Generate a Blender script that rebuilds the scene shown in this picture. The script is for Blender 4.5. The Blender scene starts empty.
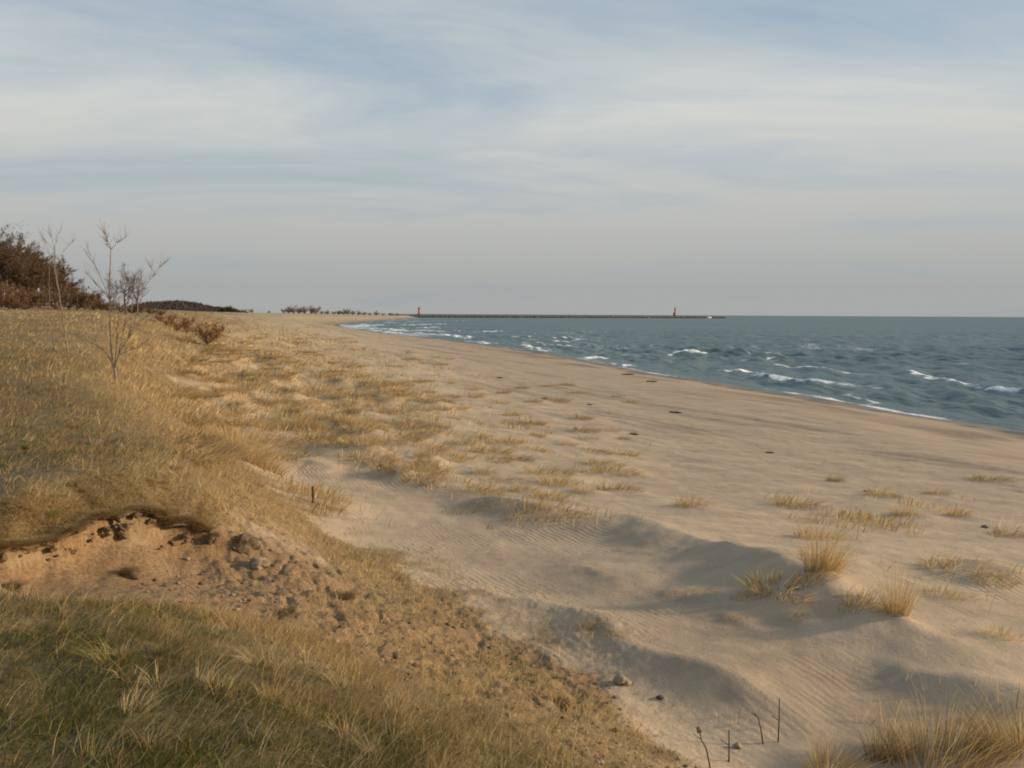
import bpy, math, random
import numpy as np
from mathutils import Matrix, Vector
random.seed(7)
R = np.random.default_rng(11)
sc = bpy.context.scene
col = sc.collection
PI = math.pi

# ------------------------------------------------------------------ camera
F = 910.0; CAMZ = 6.0
PITCH = math.atan(69.9/F); ROLL = math.radians(0.3)
cam = bpy.data.cameras.new('camera'); cam.sensor_width = 36; cam.lens = 36*F/1024
cam.clip_start = 0.05; cam.clip_end = 40000
camo = bpy.data.objects.new('camera', cam); col.objects.link(camo); sc.camera = camo
M = Matrix.Translation((0, 0, CAMZ)) @ Matrix.Rotation(PI/2-PITCH, 4, 'X') @ Matrix.Rotation(ROLL, 4, 'Z')
camo.matrix_world = M
RM = np.array(M.to_3x3())

def ray(px, py):
    v = RM @ np.array([(px-512)/F, -(py-384)/F, -1.0])
    return v/v[1]                       # y component = 1
def P(px, py, z):                       # point of the view ray at height z
    v = ray(px, py); t = (z-CAMZ)/v[2]
    return v[0]*t, t, z
def D(px, py, d):                       # point of the view ray at depth d
    v = ray(px, py)
    return np.array([v[0]*d, d, CAMZ+v[2]*d])

# ------------------------------------------------------------------ noise
def _h(ix, iy, s):
    n = (ix.astype(np.int64)*374761393 + iy.astype(np.int64)*668265263 + s*1274126177) & 0xffffffff
    n = ((n ^ (n >> 13))*1274126177) & 0xffffffff
    return ((n ^ (n >> 16)) & 0xffff)/32767.5-1
def vn(x, y, s=0):
    ix = np.floor(x); iy = np.floor(y); fx = x-ix; fy = y-iy
    ux = fx*fx*fx*(fx*(fx*6-15)+10); uy = fy*fy*fy*(fy*(fy*6-15)+10)
    a = _h(ix, iy, s); b = _h(ix+1, iy, s); c = _h(ix, iy+1, s); d = _h(ix+1, iy+1, s)
    return (a+(b-a)*ux)*(1-uy)+(c+(d-c)*ux)*uy
def fbm(x, y, o=4, s=0, g=0.5):
    r = 0; a = 1; t = 0
    for i in range(o):
        r = r+a*vn(x+i*17.3, y-i*9.1, s+i); t += a; a *= g
        x, y = x*1.6+y*1.2, y*1.6-x*1.2
    return r/t
def sstep(a, b, x):
    t = np.clip((x-a)/(b-a), 0, 1); return t*t*(3-2*t)

# ------------------------------------------------------------------ shoreline (water level 0)
shore = [(420, -900), (150, -300), (60, -80), (36, -5), (31, 20)]
for p in [(1160, 462), (1024, 433), (960, 422), (900, 413), (800, 396), (740, 387), (700, 381), (640, 372), (600, 363), (560, 355.5), (500, 346.5),
          (440, 339.5), (385, 333.5), (350, 328.5), (337, 325.6), (345, 323.4), (372, 321.3)]:
    a = P(p[0], p[1], 0); shore.append((a[0], a[1]))
shore += [(-150, 1560), (-260, 2600), (-900, 6000), (-3000, 14000)]
SH = np.array(shore)
LANDPOLY = np.vstack([SH, [(-40000, 14000), (-40000, -3000), (420, -3000)]])
def seg_dist(x, y, pts):
    best = np.full(x.shape, 1e9); sg = np.zeros(x.shape); along = np.zeros(x.shape); acc = 0; cb = np.zeros(x.shape)
    for (ax, ay), (bx, by) in zip(pts[:-1], pts[1:]):
        dx, dy = bx-ax, by-ay; L2 = dx*dx+dy*dy
        t = np.clip(((x-ax)*dx+(y-ay)*dy)/L2, 0, 1)
        ex = x-ax-t*dx; ey = y-ay-t*dy; d = np.sqrt(ex*ex+ey*ey)
        cr = (dx*ey-dy*ex)/math.sqrt(L2)
        m = (d < best-1e-7) | ((np.abs(d-best) <= 1e-7) & (np.abs(cr) > np.abs(cb))); best = np.where(m, d, best); cb = np.where(m, cr, cb)
        sg = np.where(m, np.sign(cr), sg); along = np.where(m, acc+t*math.sqrt(L2), along)
        acc += math.sqrt(L2)
    return best, sg, along
def inpoly(x, y, poly):
    c = np.zeros(x.shape, bool); n = len(poly)
    for i in range(n):
        x1, y1 = poly[i]; x2, y2 = poly[(i+1) % n]
        if y1 == y2: continue
        c ^= ((y1 > y) != (y2 > y)) & (x < (x2-x1)*(y-y1)/(y2-y1)+x1)
    return c
def shore_sd(x, y):                     # >0 on land
    d, _, al = seg_dist(x, y, SH)
    return np.where(inpoly(x, y, LANDPOLY), d, -d), al

# ------------------------------------------------------------------ terrain control points
# px, py, z, turf, green, dunegrass, rough, orange
CP = [
 # near turf at the feet
 (50,740,4.42,1,.9,0,.2,0),(200,740,4.38,1,.9,0,.2,0),(350,740,4.22,1,.8,0,.2,0),(470,745,4.0,1,.55,0,.3,0),(560,745,3.65,.6,.15,0,.8,.7),
 (640,745,3.22,.56,0,.1,.6,.3),(700,745,2.98,.12,0,.1,.35,.2),(20,650,4.42,1,.9,0,.2,0),(150,660,4.36,1,.9,0,.2,0),(280,680,4.2,1,.7,0,.3,0),
 (400,690,3.9,.95,.45,0,.5,.1),(20,615,4.38,1,.7,0,.2,0),(120,615,4.3,1,.7,0,.2,0),(200,632,4.2,.9,.6,0,.3,0),(300,655,4.02,.85,.35,0,.5,.2),
 # hollow
 (10,590,4.0,0,0,0,.15,1),(90,590,3.95,0,0,0,.25,.9),(170,590,3.78,0,0,0,.5,.6),(250,600,3.68,.15,0,0,.9,.9),(320,620,3.6,.42,0,0,1,.9),
 (30,560,3.98,0,0,0,.2,1),(100,555,3.9,0,0,0,.4,.9),(180,550,3.75,0,0,0,.7,.8),(240,560,3.62,0,0,0,1,.9),(300,575,3.5,.32,0,0,1,.9),
 (350,600,3.42,.52,0,0,1,.9),(400,650,3.55,.54,.05,0,1,.9),(460,690,3.5,.56,.1,0,1,.9),
 # turf beyond the scarp
 (20,520,4.25,1,.2,0,.3,0),(120,495,4.25,1,.4,0,.3,0),(200,498,4.08,.95,.2,0,.4,0),(240,520,3.8,.6,.05,0,.9,.3),(290,540,3.5,.52,0,0,1,.4),
 (20,450,4.35,1,.7,0,.2,0),(90,450,4.3,1,.7,0,.2,0),(160,450,4.12,1,.45,0,.2,0),(215,465,3.72,1,.15,.2,.3,.1),(255,490,3.4,.9,0,.2,.4,.2),
 (30,400,4.45,1,.6,0,.2,0),(90,405,4.35,1,.5,0,.2,0),(140,420,4.1,1,.2,.2,.2,0),(175,430,3.7,.9,0,.4,.3,0),(215,440,3.05,.6,0,.8,.2,0),
 (10,360,4.75,1,.5,0,.2,0),(60,362,4.65,1,.35,.1,.2,0),(110,384,4.45,1,.1,.3,.2,0),(150,400,3.9,.8,0,.7,.2,0),(190,405,3.25,.5,0,.9,.2,0),
 (10,335,5.15,1,.2,.3,.2,0),(50,335,5.15,1,.1,.4,.2,0),(100,340,5.0,.9,0,.7,.2,0),(140,350,4.6,.7,0,.8,.2,0),(180,365,3.95,.5,0,.9,.2,0),(225,375,3.3,.4,0,1,.2,0),
 # lower slope of the bluff, foot
 (300,500,2.95,.5,0,.5,.3,.1),(320,540,3.08,.8,0,.1,.4,.2),(370,570,3.05,.8,0,.1,.5,.2),(430,610,3.05,.62,0,.1,.9,.7),(500,660,3.05,.58,0,.1,1,.8),
 (560,690,3.1,.56,0,.1,1,.8),(350,530,2.75,.3,0,.1,.2,0),(430,570,2.8,.4,0,0,.2,0),(510,615,2.82,.42,0,0,.3,0),(590,650,2.82,.38,0,0,.3,.1),(660,700,2.88,.28,0,0,.3,.1),
 # sand
 (270,470,2.55,.1,0,.3,.1,0),(350,480,2.55,0,0,.3,.1,0),(400,520,2.62,0,0,.1,.05,0),(500,560,2.72,0,0,0,.05,0),(600,600,2.78,0,0,0,.05,0),(700,620,2.85,0,0,0,.05,0),
 (700,690,2.88,0,0,0,.05,0),(800,740,2.88,0,0,.1,.05,0),(900,760,2.9,0,0,.6,.05,0),(1000,750,2.95,0,0,.6,.05,0),(800,640,2.85,0,0,.05,.05,0),
 (950,680,2.88,0,0,.2,.05,0),(700,550,2.72,0,0,.05,.05,0),(850,570,2.88,0,0,.35,.05,0),(980,600,2.85,0,0,.35,.05,0),(600,520,2.5,0,0,.1,.05,0),
 (500,500,2.4,0,0,.2,.05,0),(700,500,2.25,0,0,.15,.05,0),(850,510,2.3,0,0,.35,.05,0),(1000,540,2.45,0,0,.25,.05,0),(560,470,2.1,0,0,.28,.05,0),
 (430,460,2.3,0,0,.3,.05,0),(380,440,2.35,0,0,.5,.05,0),(450,420,2.0,0,0,.42,.05,0),(540,420,1.6,0,0,.3,.05,0),(640,440,1.55,0,0,.05,.05,0),
 (760,460,1.7,0,0,.02,.05,0),(900,460,1.6,0,0,0,.05,0),(1010,480,1.75,0,0,.03,.05,0),(300,430,2.55,.1,0,.9,.05,0),(320,400,2.6,.1,0,1,.05,0),
 (250,420,2.75,.2,0,.9,.1,0),(260,385,3.05,.3,0,1,.1,0),(380,400,2.2,0,0,.8,.05,0),(460,385,1.5,0,0,.3,.05,0),(560,390,1.3,0,0,.02,.05,0),
 (660,400,1.25,0,0,0,.05,0),(780,420,1.3,0,0,0,.05,0),(330,375,2.6,.1,0,1,.05,0),(400,365,1.9,0,0,.5,.05,0),(480,360,1.25,0,0,0,.05,0),
 (230,350,3.9,.4,0,1,.1,0),(290,355,3.1,.2,0,1,.05,0),(350,350,2.3,.1,0,.7,.05,0),(400,348,1.5,0,0,.1,.05,0),(260,335,3.9,.3,0,1,.05,0),
 (310,335,2.9,.1,0,.8,.05,0),(350,337,2.0,0,0,.3,.05,0),(190,335,4.6,.6,0,.9,.1,0),(160,330,5.1,.7,0,.8,.1,0),(300,324,3.4,.1,0,.6,0,0),(330,323,2.6,0,0,.3,0,0),
]
def wline(px): return np.array([P(*p)[:2] for p in px])
SCARP = wline([(-160, 545, 4.25), (-60, 543, 4.22), (10, 541, 4.2), (60, 531, 4.16), (100, 523, 4.1), (150, 520, 4.04), (190, 520, 3.97), (225, 528, 3.87), (262, 541, 3.7)])
pts = []
for c in CP:
    x, y, z = P(c[0], c[1], c[2]); pts.append((x, y)+tuple(c[2:]))
def DP(px, d, z, *a): pts.append(((px-512)/F*d, d, z)+a)
for a in [(0,60,5.9,1,0,.5,.1,0),(0,90,6.5,1,0,.3,.1,0),(50,70,5.9,1,0,.5,.1,0),(50,110,6.5,1,0,.4,.1,0),(110,75,5.7,.9,0,.7,.1,0),(110,130,6.2,.9,0,.7,.1,0),
          (150,90,5.6,.8,0,.8,.1,0),(160,160,6.1,.8,0,.8,.1,0),(200,130,5.2,.6,0,.9,.1,0),(210,240,5.9,.6,0,.8,.1,0),(250,200,4.9,.4,0,.9,0,0),(255,400,5.6,.4,0,.7,0,0),
          (180,450,6.3,.6,0,.6,0,0),(100,400,7,1,0,.3,0,0),(0,300,8,1,0,.3,0,0),(290,600,5.0,.3,0,.6,0,0),(290,900,5.6,.3,0,.5,0,0),(330,800,4.1,.2,0,.4,0,0),
          (340,1100,4.6,.2,0,.4,0,0),(375,1250,3.2,.1,0,.2,0,0),(390,1450,3.4,.2,0,.2,0,0),(200,1500,6,.6,0,.4,0,0),(300,3000,5,.8,0,.3,0,0),(0,1500,8,1,0,.3,0,0),(0,6000,8,1,0,.3,0,0),(330,9000,5,1,0,.3,0,0),
          (-150,6,4.6,1,.7,0,.2,0),(-150,14,4.6,1,.6,0,.2,0),(-150,40,5.4,1,.4,.2,.2,0),(-200,100,7,1,0,.3,.1,0),(-60,8,4.2,.3,.2,0,.3,.8)]: DP(*a)
for a in [(0,0,4.42,1,.9,0,.2,0),(-1,2,4.42,1,.9,0,.2,0),(1.3,1.5,4.1,.9,.5,0,.4,0),(2,.5,3.4,.5,0,0,.6,.3),(3,3,2.95,.2,0,.3,.2,0),(4,0,2.8,.1,0,.3,.1,0),(7,4,2.8,0,0,.3,.1,0),(-5,0,4.6,1,.7,0,.2,0),
          (0,-8,4.5,1,.6,0,.2,0),(5,-9,3.2,.4,0,.3,.3,0),(10,-5,2.6,0,0,.3,.1,0),(12,6,2.5,0,0,.3,.05,0),(18,0,2.0,0,0,0,.05,0),(-20,-10,5,1,.5,0,.2,0),(0,-60,5,1,.5,0,.2,0),
          (30,-60,2.5,0,0,.4,.1,0),(-60,-40,7,1,.3,0,.2,0),(-300,0,12,1,.3,0,.2,0),(-400,-300,12,1,.3,0,.1,0),(0,-700,6,.8,0,.3,.1,0),(250,-700,3,0,0,.3,0,0),(-600,400,14,1,0,.2,0,0),
          (300,300,1,0,0,0,0,0),(900,900,1,0,0,0,0,0),(600,-100,1,0,0,0,0,0)]: pts.append(a)
PT = np.array(pts, float)
def qmap(x, y):
    r = np.hypot(x, y)+1e-9; s = 4*np.log1p(r/3)/r
    return x*s, y*s
QX, QY = qmap(PT[:, 0], PT[:, 1])
def tk(d2): return 0.5*d2*np.log(d2+1e-9)
n = NP_ = len(PT)
A = np.zeros((n+3, n+3)); A[:n, :n] = tk((QX[:, None]-QX)**2+(QY[:, None]-QY)**2)+np.eye(n)*0.0004
A[:n, n] = 1; A[:n, n+1] = QX; A[:n, n+2] = QY; A[n:, :n] = A[:n, n:].T
W = np.linalg.solve(A, np.concatenate([PT[:, 2], [0, 0, 0]]))
def field(x, y):
    """tps height and inverse-distance attributes (turf, green, dune, rough, orange)"""
    z = np.empty(len(x)); at = np.empty((len(x), 5))
    for s in range(0, len(x), 40000):
        qx, qy = qmap(x[s:s+40000], y[s:s+40000])
        d2 = (qx[:, None]-QX)**2+(qy[:, None]-QY)**2
        z[s:s+40000] = tk(d2) @ W[:NP_] + W[NP_]+W[NP_+1]*qx+W[NP_+2]*qy
        w = 1/(d2+0.004)**2.2; w /= w.sum(1)[:, None]
        at[s:s+40000] = w @ PT[:, 3:8]
    m = np.hypot(x, y) < 14              # turf runs right up to the lip of the scarp
    if m.any():
        d, sg, al = seg_dist(x[m], y[m], SCARP); ch = SCARP[-1]-SCARP[0]; L = math.hypot(*ch)
        c = ((x[m]-SCARP[0, 0])*ch[0]+(y[m]-SCARP[0, 1])*ch[1])/L
        f = (sg > 0)*(1-sstep(.6, 1.4, d))*sstep(0, .6, c)*(1-sstep(L-1.2, L-.3, c))
        a = at[m]; a[:, 0] = np.maximum(a[:, 0], f*.95); a[:, 4] *= 1-f; a[:, 3] *= 1-.5*f; at[m] = a
    return z, at

# dune ridges: crest line, height, width of the sunny flank, width of the slip side
RIDGES = [
 (wline([(480, 505, 2.45), (560, 508, 2.6), (620, 513, 2.75), (660, 520, 2.9), (700, 530, 3.1), (765, 550, 3.15), (815, 575, 3.2), (880, 606, 3.2), (940, 622, 3.2), (1030, 648, 3.2), (1120, 690, 3.2)]), .28, 1.5, .85),
 (wline([(440, 575, 2.8), (500, 598, 2.85), (560, 618, 2.9), (620, 634, 3.0), (690, 650, 3.12), (750, 662, 3.18), (800, 680, 3.2), (850, 708, 3.2), (900, 728, 3.15)]), .25, 1.2, .68),
 (wline([(880, 650, 2.98), (950, 668, 3.1), (1020, 690, 3.12), (1100, 720, 3.1)]), .16, .8, .35),
 (wline([(540, 552, 2.8), (600, 566, 2.9), (650, 585, 2.95)]), .08, .9, .5),
 (wline([(430, 492, 2.6), (520, 505, 2.65), (570, 518, 2.7)]), .12, 1.0, .5),
 (wline([(930, 565, 2.75), (990, 580, 2.8), (1060, 600, 2.8)]), .16, 1.0, .5),
 (wline([(260, 462, 2.8), (300, 452, 2.85), (350, 462, 2.8)]), .16, 1.2, .6),
]
HUM = []                                # hummocks: x, y, height, radius
WD = np.array([0.42, -0.907])           # direction of the wind streaks

def Zfull(x, y, hum=True, detail=True):
    x = np.asarray(x, float); y = np.asarray(y, float)
    z, at = field(x, y)
    at[:] = np.clip(at, 0, 1)
    r = np.hypot(x, y)
    near = r < 60
    if near.any():
        xn, yn = x[near], y[near]; zz = np.zeros(len(xn))
        wx = xn+.10*fbm(xn*2.2, yn*2.2, 3, 5)+.04*vn(xn*7, yn*7, 8); wy = yn+.16*fbm(xn*2.0+9, yn*2.0, 3, 6)+.05*vn(xn*8, yn*8, 3)
        d, sg, al = seg_dist(wx, wy, SCARP); L = np.hypot(*(SCARP[1:]-SCARP[:-1]).T).sum()
        far = sg > 0                        # beyond the lip (line runs left to right)
        tap = sstep(0, .6, al)*(1-sstep(L-.7, L-.02, al))
        H = .075*tap
        sd_ = np.where(far, d, -d)+.035*fbm(xn*9, yn*9, 3, 77)
        zz += H*(np.exp(-np.maximum(sd_, 0)/1.1)*sstep(-.09, .01, sd_)-(1-sstep(-.09, .01, sd_))*np.exp(np.minimum(sd_, 0)/.55))
        for ln, a, w1, w2 in RIDGES:
            wob = .22*fbm(xn*.9, yn*.9, 2, 21)
            d, sg, al = seg_dist(xn+wob, yn+wob, ln); ch = ln[-1]-ln[0]; L = math.hypot(*ch)
            al = np.clip(((xn+wob-ln[0, 0])*ch[0]+(yn+wob-ln[0, 1])*ch[1])/L, 0, L)
            tap = sstep(0, L*.5, al)*(1-sstep(L*.72, L, al))*(1+.35*vn(al*1.1, al*0+a*50, 5))
            ds_ = np.sqrt(d*d+.05**2)-.05
            zz += a*tap*np.where(sg > 0, np.exp(-ds_/w1), np.exp(-(ds_/w2)**1.3)*1.25-.25*np.exp(-(ds_/(w2*3.5))**2))
        z[near] += zz
    if hum and HUM:
        for hx, hy, hh, hr in HUM:
            m = (np.abs(x-hx) < hr*5) & (np.abs(y-hy) < hr*5)
            if m.any():
                dx = x[m]-hx; dy = y[m]-hy
                u = dx*WD[0]+dy*WD[1]; v = dx*WD[1]-dy*WD[0]
                z[m] += hh*np.exp(-(u/(hr*1.7))**2-(v/hr)**2)
    if detail:
        ro = at[:, 3]*sstep(.18, .5, at[:, 0]+at[:, 4]); lod = np.clip(r/25, 1, 8)
        z += (.10*at[:, 2]+.010)*fbm(x*.35, y*.35, 4, 31)*1.6*np.clip(r/12, .4, 2.5)
        u = x*WD[0]+y*WD[1]; v = x*WD[1]-y*WD[0]
        z += .022*fbm(u*.25, v*.9, 4, 41)*(1-at[:, 0])*np.clip(r/10, .5, 3)
        m = r < 45
        xm, ym = x[m], y[m]
        k = fbm(xm*2.6, ym*2.6, 5, 51, .58)
        bil = np.abs(fbm(xm*3.2, ym*3.2, 4, 61))
        z[m] += ro[m]*(.040*k+.05*(bil-.25)+.042*fbm(xm*8, ym*8, 4, 55, .62)*(r[m] < 16))+.018*k*(1-ro[m])*np.clip(at[m, 0]+.15, 0, 1)
        # gullies running down the rough slope
        g = np.abs(fbm(xm*2.2+ym*.5, ym*.8-xm*.4, 3, 71))
        z[m] -= np.clip(ro[m]-.45, 0, 1)*.05*np.exp(-(g/.09)**2)
        # dimples and old footprints on the open sand
        z[m] += (1-at[m, 0])*(.010*fbm(xm*4.5, ym*4.5, 2, 81)+.012*np.minimum(0, vn(xm*2.3, ym*2.3, 85)+.55))
    sd, _ = shore_sd(x, y)
    beach = .035+.060*np.maximum(sd, 0)+.005*np.clip(sd, 0, 200)**2+.07*fbm(x*.11, y*.11, 4, 95)+.02*fbm(x*.2, y*.2, 3, 91)*np.clip(sd, 0, 1)
    zl = -np.log(np.exp(-np.clip(z, -5, 30)*6)+np.exp(-np.clip(beach, 0, 60)*6))/6
    zl = np.where(beach-z > 2, z, zl)
    z = np.where(sd > 0, np.maximum(zl, .01+0*zl) if False else zl, np.maximum(-2.5, .035+sd*.09+.07*fbm(x*.11, y*.11, 4, 95)))
    z = np.where((sd > 0) & (sd < 4), np.minimum(z, beach), z)
    return z, at, sd

_tt = np.exp(np.linspace(math.log(2.2), math.log(1500), 900))
def ground(px, py, hum=True):
    v = ray(px, py); X = v[0]*_tt; Y = _tt.copy(); Zr = CAMZ+v[2]*_tt
    z = Zfull(X, Y, hum)[0]; below = np.nonzero(Zr < z)[0]
    if len(below) == 0: return np.array([X[-1], Y[-1], z[-1]])
    i = max(below[0], 1); a = Zr[i-1]-z[i-1]; b = z[i]-Zr[i]; f = a/(a+b+1e-9)
    t = _tt[i-1]+(_tt[i]-_tt[i-1])*f
    return np.array([v[0]*t, t, CAMZ+v[2]*t])
def zat(x, y): return Zfull(np.array([x]), np.array([y]))[0][0]

# ------------------------------------------------------------------ tagging helpers
def tag(o, label=None, cat=None, group=None, kind=None):
    if label: o['label'] = label
    if cat: o['category'] = cat
    if group: o['group'] = group
    if kind: o['kind'] = kind
    return o
def link(name, me, mat=None, parent=None):
    o = bpy.data.objects.new(name, me); col.objects.link(o)
    if mat and len(me.materials) == 0: me.materials.append(mat)
    if parent: o.parent = parent
    return o
def empty(name, loc, rz=0):
    o = bpy.data.objects.new(name, None); col.objects.link(o); o.location = loc; o.rotation_euler = (0, 0, rz)
    o.empty_display_size = .3
    return o
def np_mesh(name, V, quads=None, tris=None, smooth=False, colors=None):
    me = bpy.data.meshes.new(name); V = np.asarray(V, np.float32)
    nq = 0 if quads is None else len(quads); nt = 0 if tris is None else len(tris)
    me.vertices.add(len(V)); me.vertices.foreach_set('co', V.ravel())
    me.loops.add(nq*4+nt*3); me.polygons.add(nq+nt)
    idx = np.concatenate([np.asarray(a, np.int32).ravel() for a in (quads, tris) if a is not None])
    me.loops.foreach_set('vertex_index', idx)
    st = np.concatenate([np.arange(nq)*4, nq*4+np.arange(nt)*3]).astype(np.int32)
    me.polygons.foreach_set('loop_start', st)
    me.polygons.foreach_set('loop_total', np.concatenate([np.full(nq, 4), np.full(nt, 3)]).astype(np.int32))
    me.update(calc_edges=True)
    if smooth: me.polygons.foreach_set('use_smooth', np.ones(nq+nt, bool))
    if colors:
        for nm, c in colors.items():
            a = me.color_attributes.new(nm, 'FLOAT_COLOR', 'POINT')
            c4 = np.ones((len(V), 4), np.float32); c4[:, :c.shape[1]] = c
            a.data.foreach_set('color', c4.ravel())
    return me

# ------------------------------------------------------------------ materials
def newmat(name):
    m = bpy.data.materials.new(name); m.use_nodes = True
    nt = m.node_tree; b = nt.nodes['Principled BSDF']; return m, nt, b
def N(nt, t, **k):
    nd = nt.nodes.new(t)
    for a, v in k.items(): setattr(nd, a, v)
    return nd
def mixc(nt, fac, a, b, mode='MIX'):
    m = N(nt, 'ShaderNodeMix', data_type='RGBA', blend_type=mode)
    for s, v in ((m.inputs[0], fac), (m.inputs[6], a), (m.inputs[7], b)):
        if hasattr(v, 'is_linked') or isinstance(v, bpy.types.NodeSocket): nt.links.new(v, s)
        elif isinstance(v, (int, float)): s.default_value = v
        else: s.default_value = (*v, 1)
    return m.outputs[2]
def noise(nt, scale, detail=4, rough=.55, vec=None, dist=0):
    nd = N(nt, 'ShaderNodeTexNoise'); nd.inputs['Scale'].default_value = scale; nd.inputs['Detail'].default_value = detail
    nd.inputs['Roughness'].default_value = rough; nd.inputs['Distortion'].default_value = dist
    if vec is not None: nt.links.new(vec, nd.inputs['Vector'])
    return nd.outputs['Fac']
def ramp(nt, fac, a, b, c0=0.0, c1=1.0):
    m = N(nt, 'ShaderNodeMapRange'); nt.links.new(fac, m.inputs[0])
    m.inputs[1].default_value = a; m.inputs[2].default_value = b; m.inputs[3].default_value = c0; m.inputs[4].default_value = c1
    return m.outputs[0]
def mth(nt, op, a, b=None):
    m = N(nt, 'ShaderNodeMath', operation=op)
    for i, v in enumerate((a, b)):
        if v is None: continue
        if isinstance(v, (int, float)): m.inputs[i].default_value = v
        else: nt.links.new(v, m.inputs[i])
    return m.outputs[0]

def ground_material():
    m, nt, b = newmat('dune ground')
    tc = N(nt, 'ShaderNodeTexCoord').outputs['Object']
    a1 = N(nt, 'ShaderNodeAttribute', attribute_name='mask'); s1 = N(nt, 'ShaderNodeSeparateColor'); nt.links.new(a1.outputs['Color'], s1.inputs[0])
    a2 = N(nt, 'ShaderNodeAttribute', attribute_name='mask2'); s2 = N(nt, 'ShaderNodeSeparateColor'); nt.links.new(a2.outputs['Color'], s2.inputs[0])
    turf, green, orange = s1.outputs[0], s1.outputs[1], s1.outputs[2]
    wet, dune, streak = s2.outputs[0], s2.outputs[1], s2.outputs[2]
    mp = N(nt, 'ShaderNodeMapping'); mp.inputs['Rotation'].default_value = (0, 0, math.radians(65)); mp.inputs['Scale'].default_value = (.28, 1.5, 1)
    nt.links.new(tc, mp.inputs[0])
    n_big = noise(nt, .35, 5, .6, tc); n_mid = noise(nt, 3.0, 5, .6, tc); n_fine = noise(nt, 38, 5, .7, tc); n_str = noise(nt, .9, 5, .62, mp.outputs[0])
    sand = mixc(nt, ramp(nt, n_str, .35, .68), (.415, .318, .218), (.55, .425, .290))
    sand = mixc(nt, ramp(nt, n_fine, .3, .75, 0, .45), sand, (.29, .21, .14))
    sand = mixc(nt, ramp(nt, n_mid, .62, .78, 0, .35), sand, (.22, .165, .115))
    sand = mixc(nt, mth(nt, 'MULTIPLY', streak, ramp(nt, n_mid, .3, .6, .5, 1)), sand, (.19, .145, .105))
    ora = mixc(nt, ramp(nt, n_mid, .35, .7), (.275, .17, .08), (.34, .23, .125))
    dirt = mixc(nt, ramp(nt, n_fine, .42, .60, 0, .95), ora, (.165, .105, .058))
    dirt = mixc(nt, ramp(nt, noise(nt, 9, 6, .7, tc), .55, .7, 0, .6), dirt, (.13, .09, .05))
    c = mixc(nt, orange, sand, dirt)
    litter = mixc(nt, ramp(nt, noise(nt, 14, 6, .75, tc), .35, .65), (.33, .23, .11), (.15, .10, .048))
    c = mixc(nt, mth(nt, 'MULTIPLY', dune, ramp(nt, n_mid, .35, .6)), c, mixc(nt, n_fine, (.40, .30, .15), (.25, .18, .09)))
    soil = mixc(nt, mth(nt, 'MULTIPLY', green, ramp(nt, n_mid, .32, .55, .45, 1)), litter, mixc(nt, n_fine, (.035, .042, .012), (.09, .072, .030)))
    c = mixc(nt, turf, c, soil)
    c = mixc(nt, wet, c, mixc(nt, streak, (.17, .128, .090), (.06, .048, .038)))
    nt.links.new(c, b.inputs['Base Color'])
    rr = N(nt, 'ShaderNodeMapRange'); nt.links.new(wet, rr.inputs[0]); rr.inputs[3].default_value = .95; rr.inputs[4].default_value = .42
    nt.links.new(rr.outputs[0], b.inputs['Roughness']); b.inputs['Specular IOR Level'].default_value = .25
    # bump: grain, wind ripples
    wv = N(nt, 'ShaderNodeTexWave', wave_type='BANDS', bands_direction='X'); wv.inputs['Scale'].default_value = 3.4
    wv.inputs['Distortion'].default_value = 5; wv.inputs['Detail'].default_value = 3; wv.inputs['Detail Scale'].default_value = .8
    mp2 = N(nt, 'ShaderNodeMapping'); mp2.inputs['Rotation'].default_value = (0, 0, math.radians(-25)); nt.links.new(tc, mp2.inputs[0]); nt.links.new(mp2.outputs[0], wv.inputs['Vector'])
    rip = mth(nt, 'MULTIPLY', wv.outputs['Fac'], mth(nt, 'MULTIPLY', ramp(nt, n_big, .48, .62, 0, 1), mth(nt, 'SUBTRACT', 1, turf)))
    bp = N(nt, 'ShaderNodeBump'); bp.inputs['Strength'].default_value = .6; bp.inputs['Distance'].default_value = .009; nt.links.new(rip, bp.inputs['Height'])
    bp2 = N(nt, 'ShaderNodeBump'); bp2.inputs['Strength'].default_value = .7; bp2.inputs['Distance'].default_value = .02
    nt.links.new(noise(nt, 22, 6, .7, tc), bp2.inputs['Height']); nt.links.new(bp.outputs[0], bp2.inputs['Normal'])
    nt.links.new(bp2.outputs[0], b.inputs['Normal'])
    return m

def blade_material(name, trans=.25):
    m, nt, b = newmat(name)
    a = N(nt, 'ShaderNodeAttribute', attribute_name='col')
    nt.links.new(a.outputs['Color'], b.inputs['Base Color']); b.inputs['Roughness'].default_value = .75; b.inputs['Specular IOR Level'].default_value = .2
    tr = N(nt, 'ShaderNodeBsdfTranslucent'); nt.links.new(a.outputs['Color'], tr.inputs['Color'])
    mx = N(nt, 'ShaderNodeMixShader'); mx.inputs[0].default_value = trans
    nt.links.new(b.outputs[0], mx.inputs[1]); nt.links.new(tr.outputs[0], mx.inputs[2])
    nt.links.new(mx.outputs[0], nt.nodes['Material Output'].inputs['Surface'])
    return m
def plain(name, c1, c2=None, scale=8, rough=.85, bump=.3, coord='Object'):
    m, nt, b = newmat(name); tc = N(nt, 'ShaderNodeTexCoord').outputs[coord]
    f = noise(nt, scale, 6, .65, tc)
    nt.links.new(mixc(nt, ramp(nt, f, .35, .65), c1, c2 or tuple(v*.6 for v in c1)), b.inputs['Base Color'])
    b.inputs['Roughness'].default_value = rough
    bp = N(nt, 'ShaderNodeBump'); bp.inputs['Strength'].default_value = bump; bp.inputs['Distance'].default_value = .02
    nt.links.new(f, bp.inputs['Height']); nt.links.new(bp.outputs[0], b.inputs['Normal'])
    return m
MG = ground_material(); MB = blade_material('grass blades', .38); ML = blade_material('dry leaves and twigs', .15)
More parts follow.
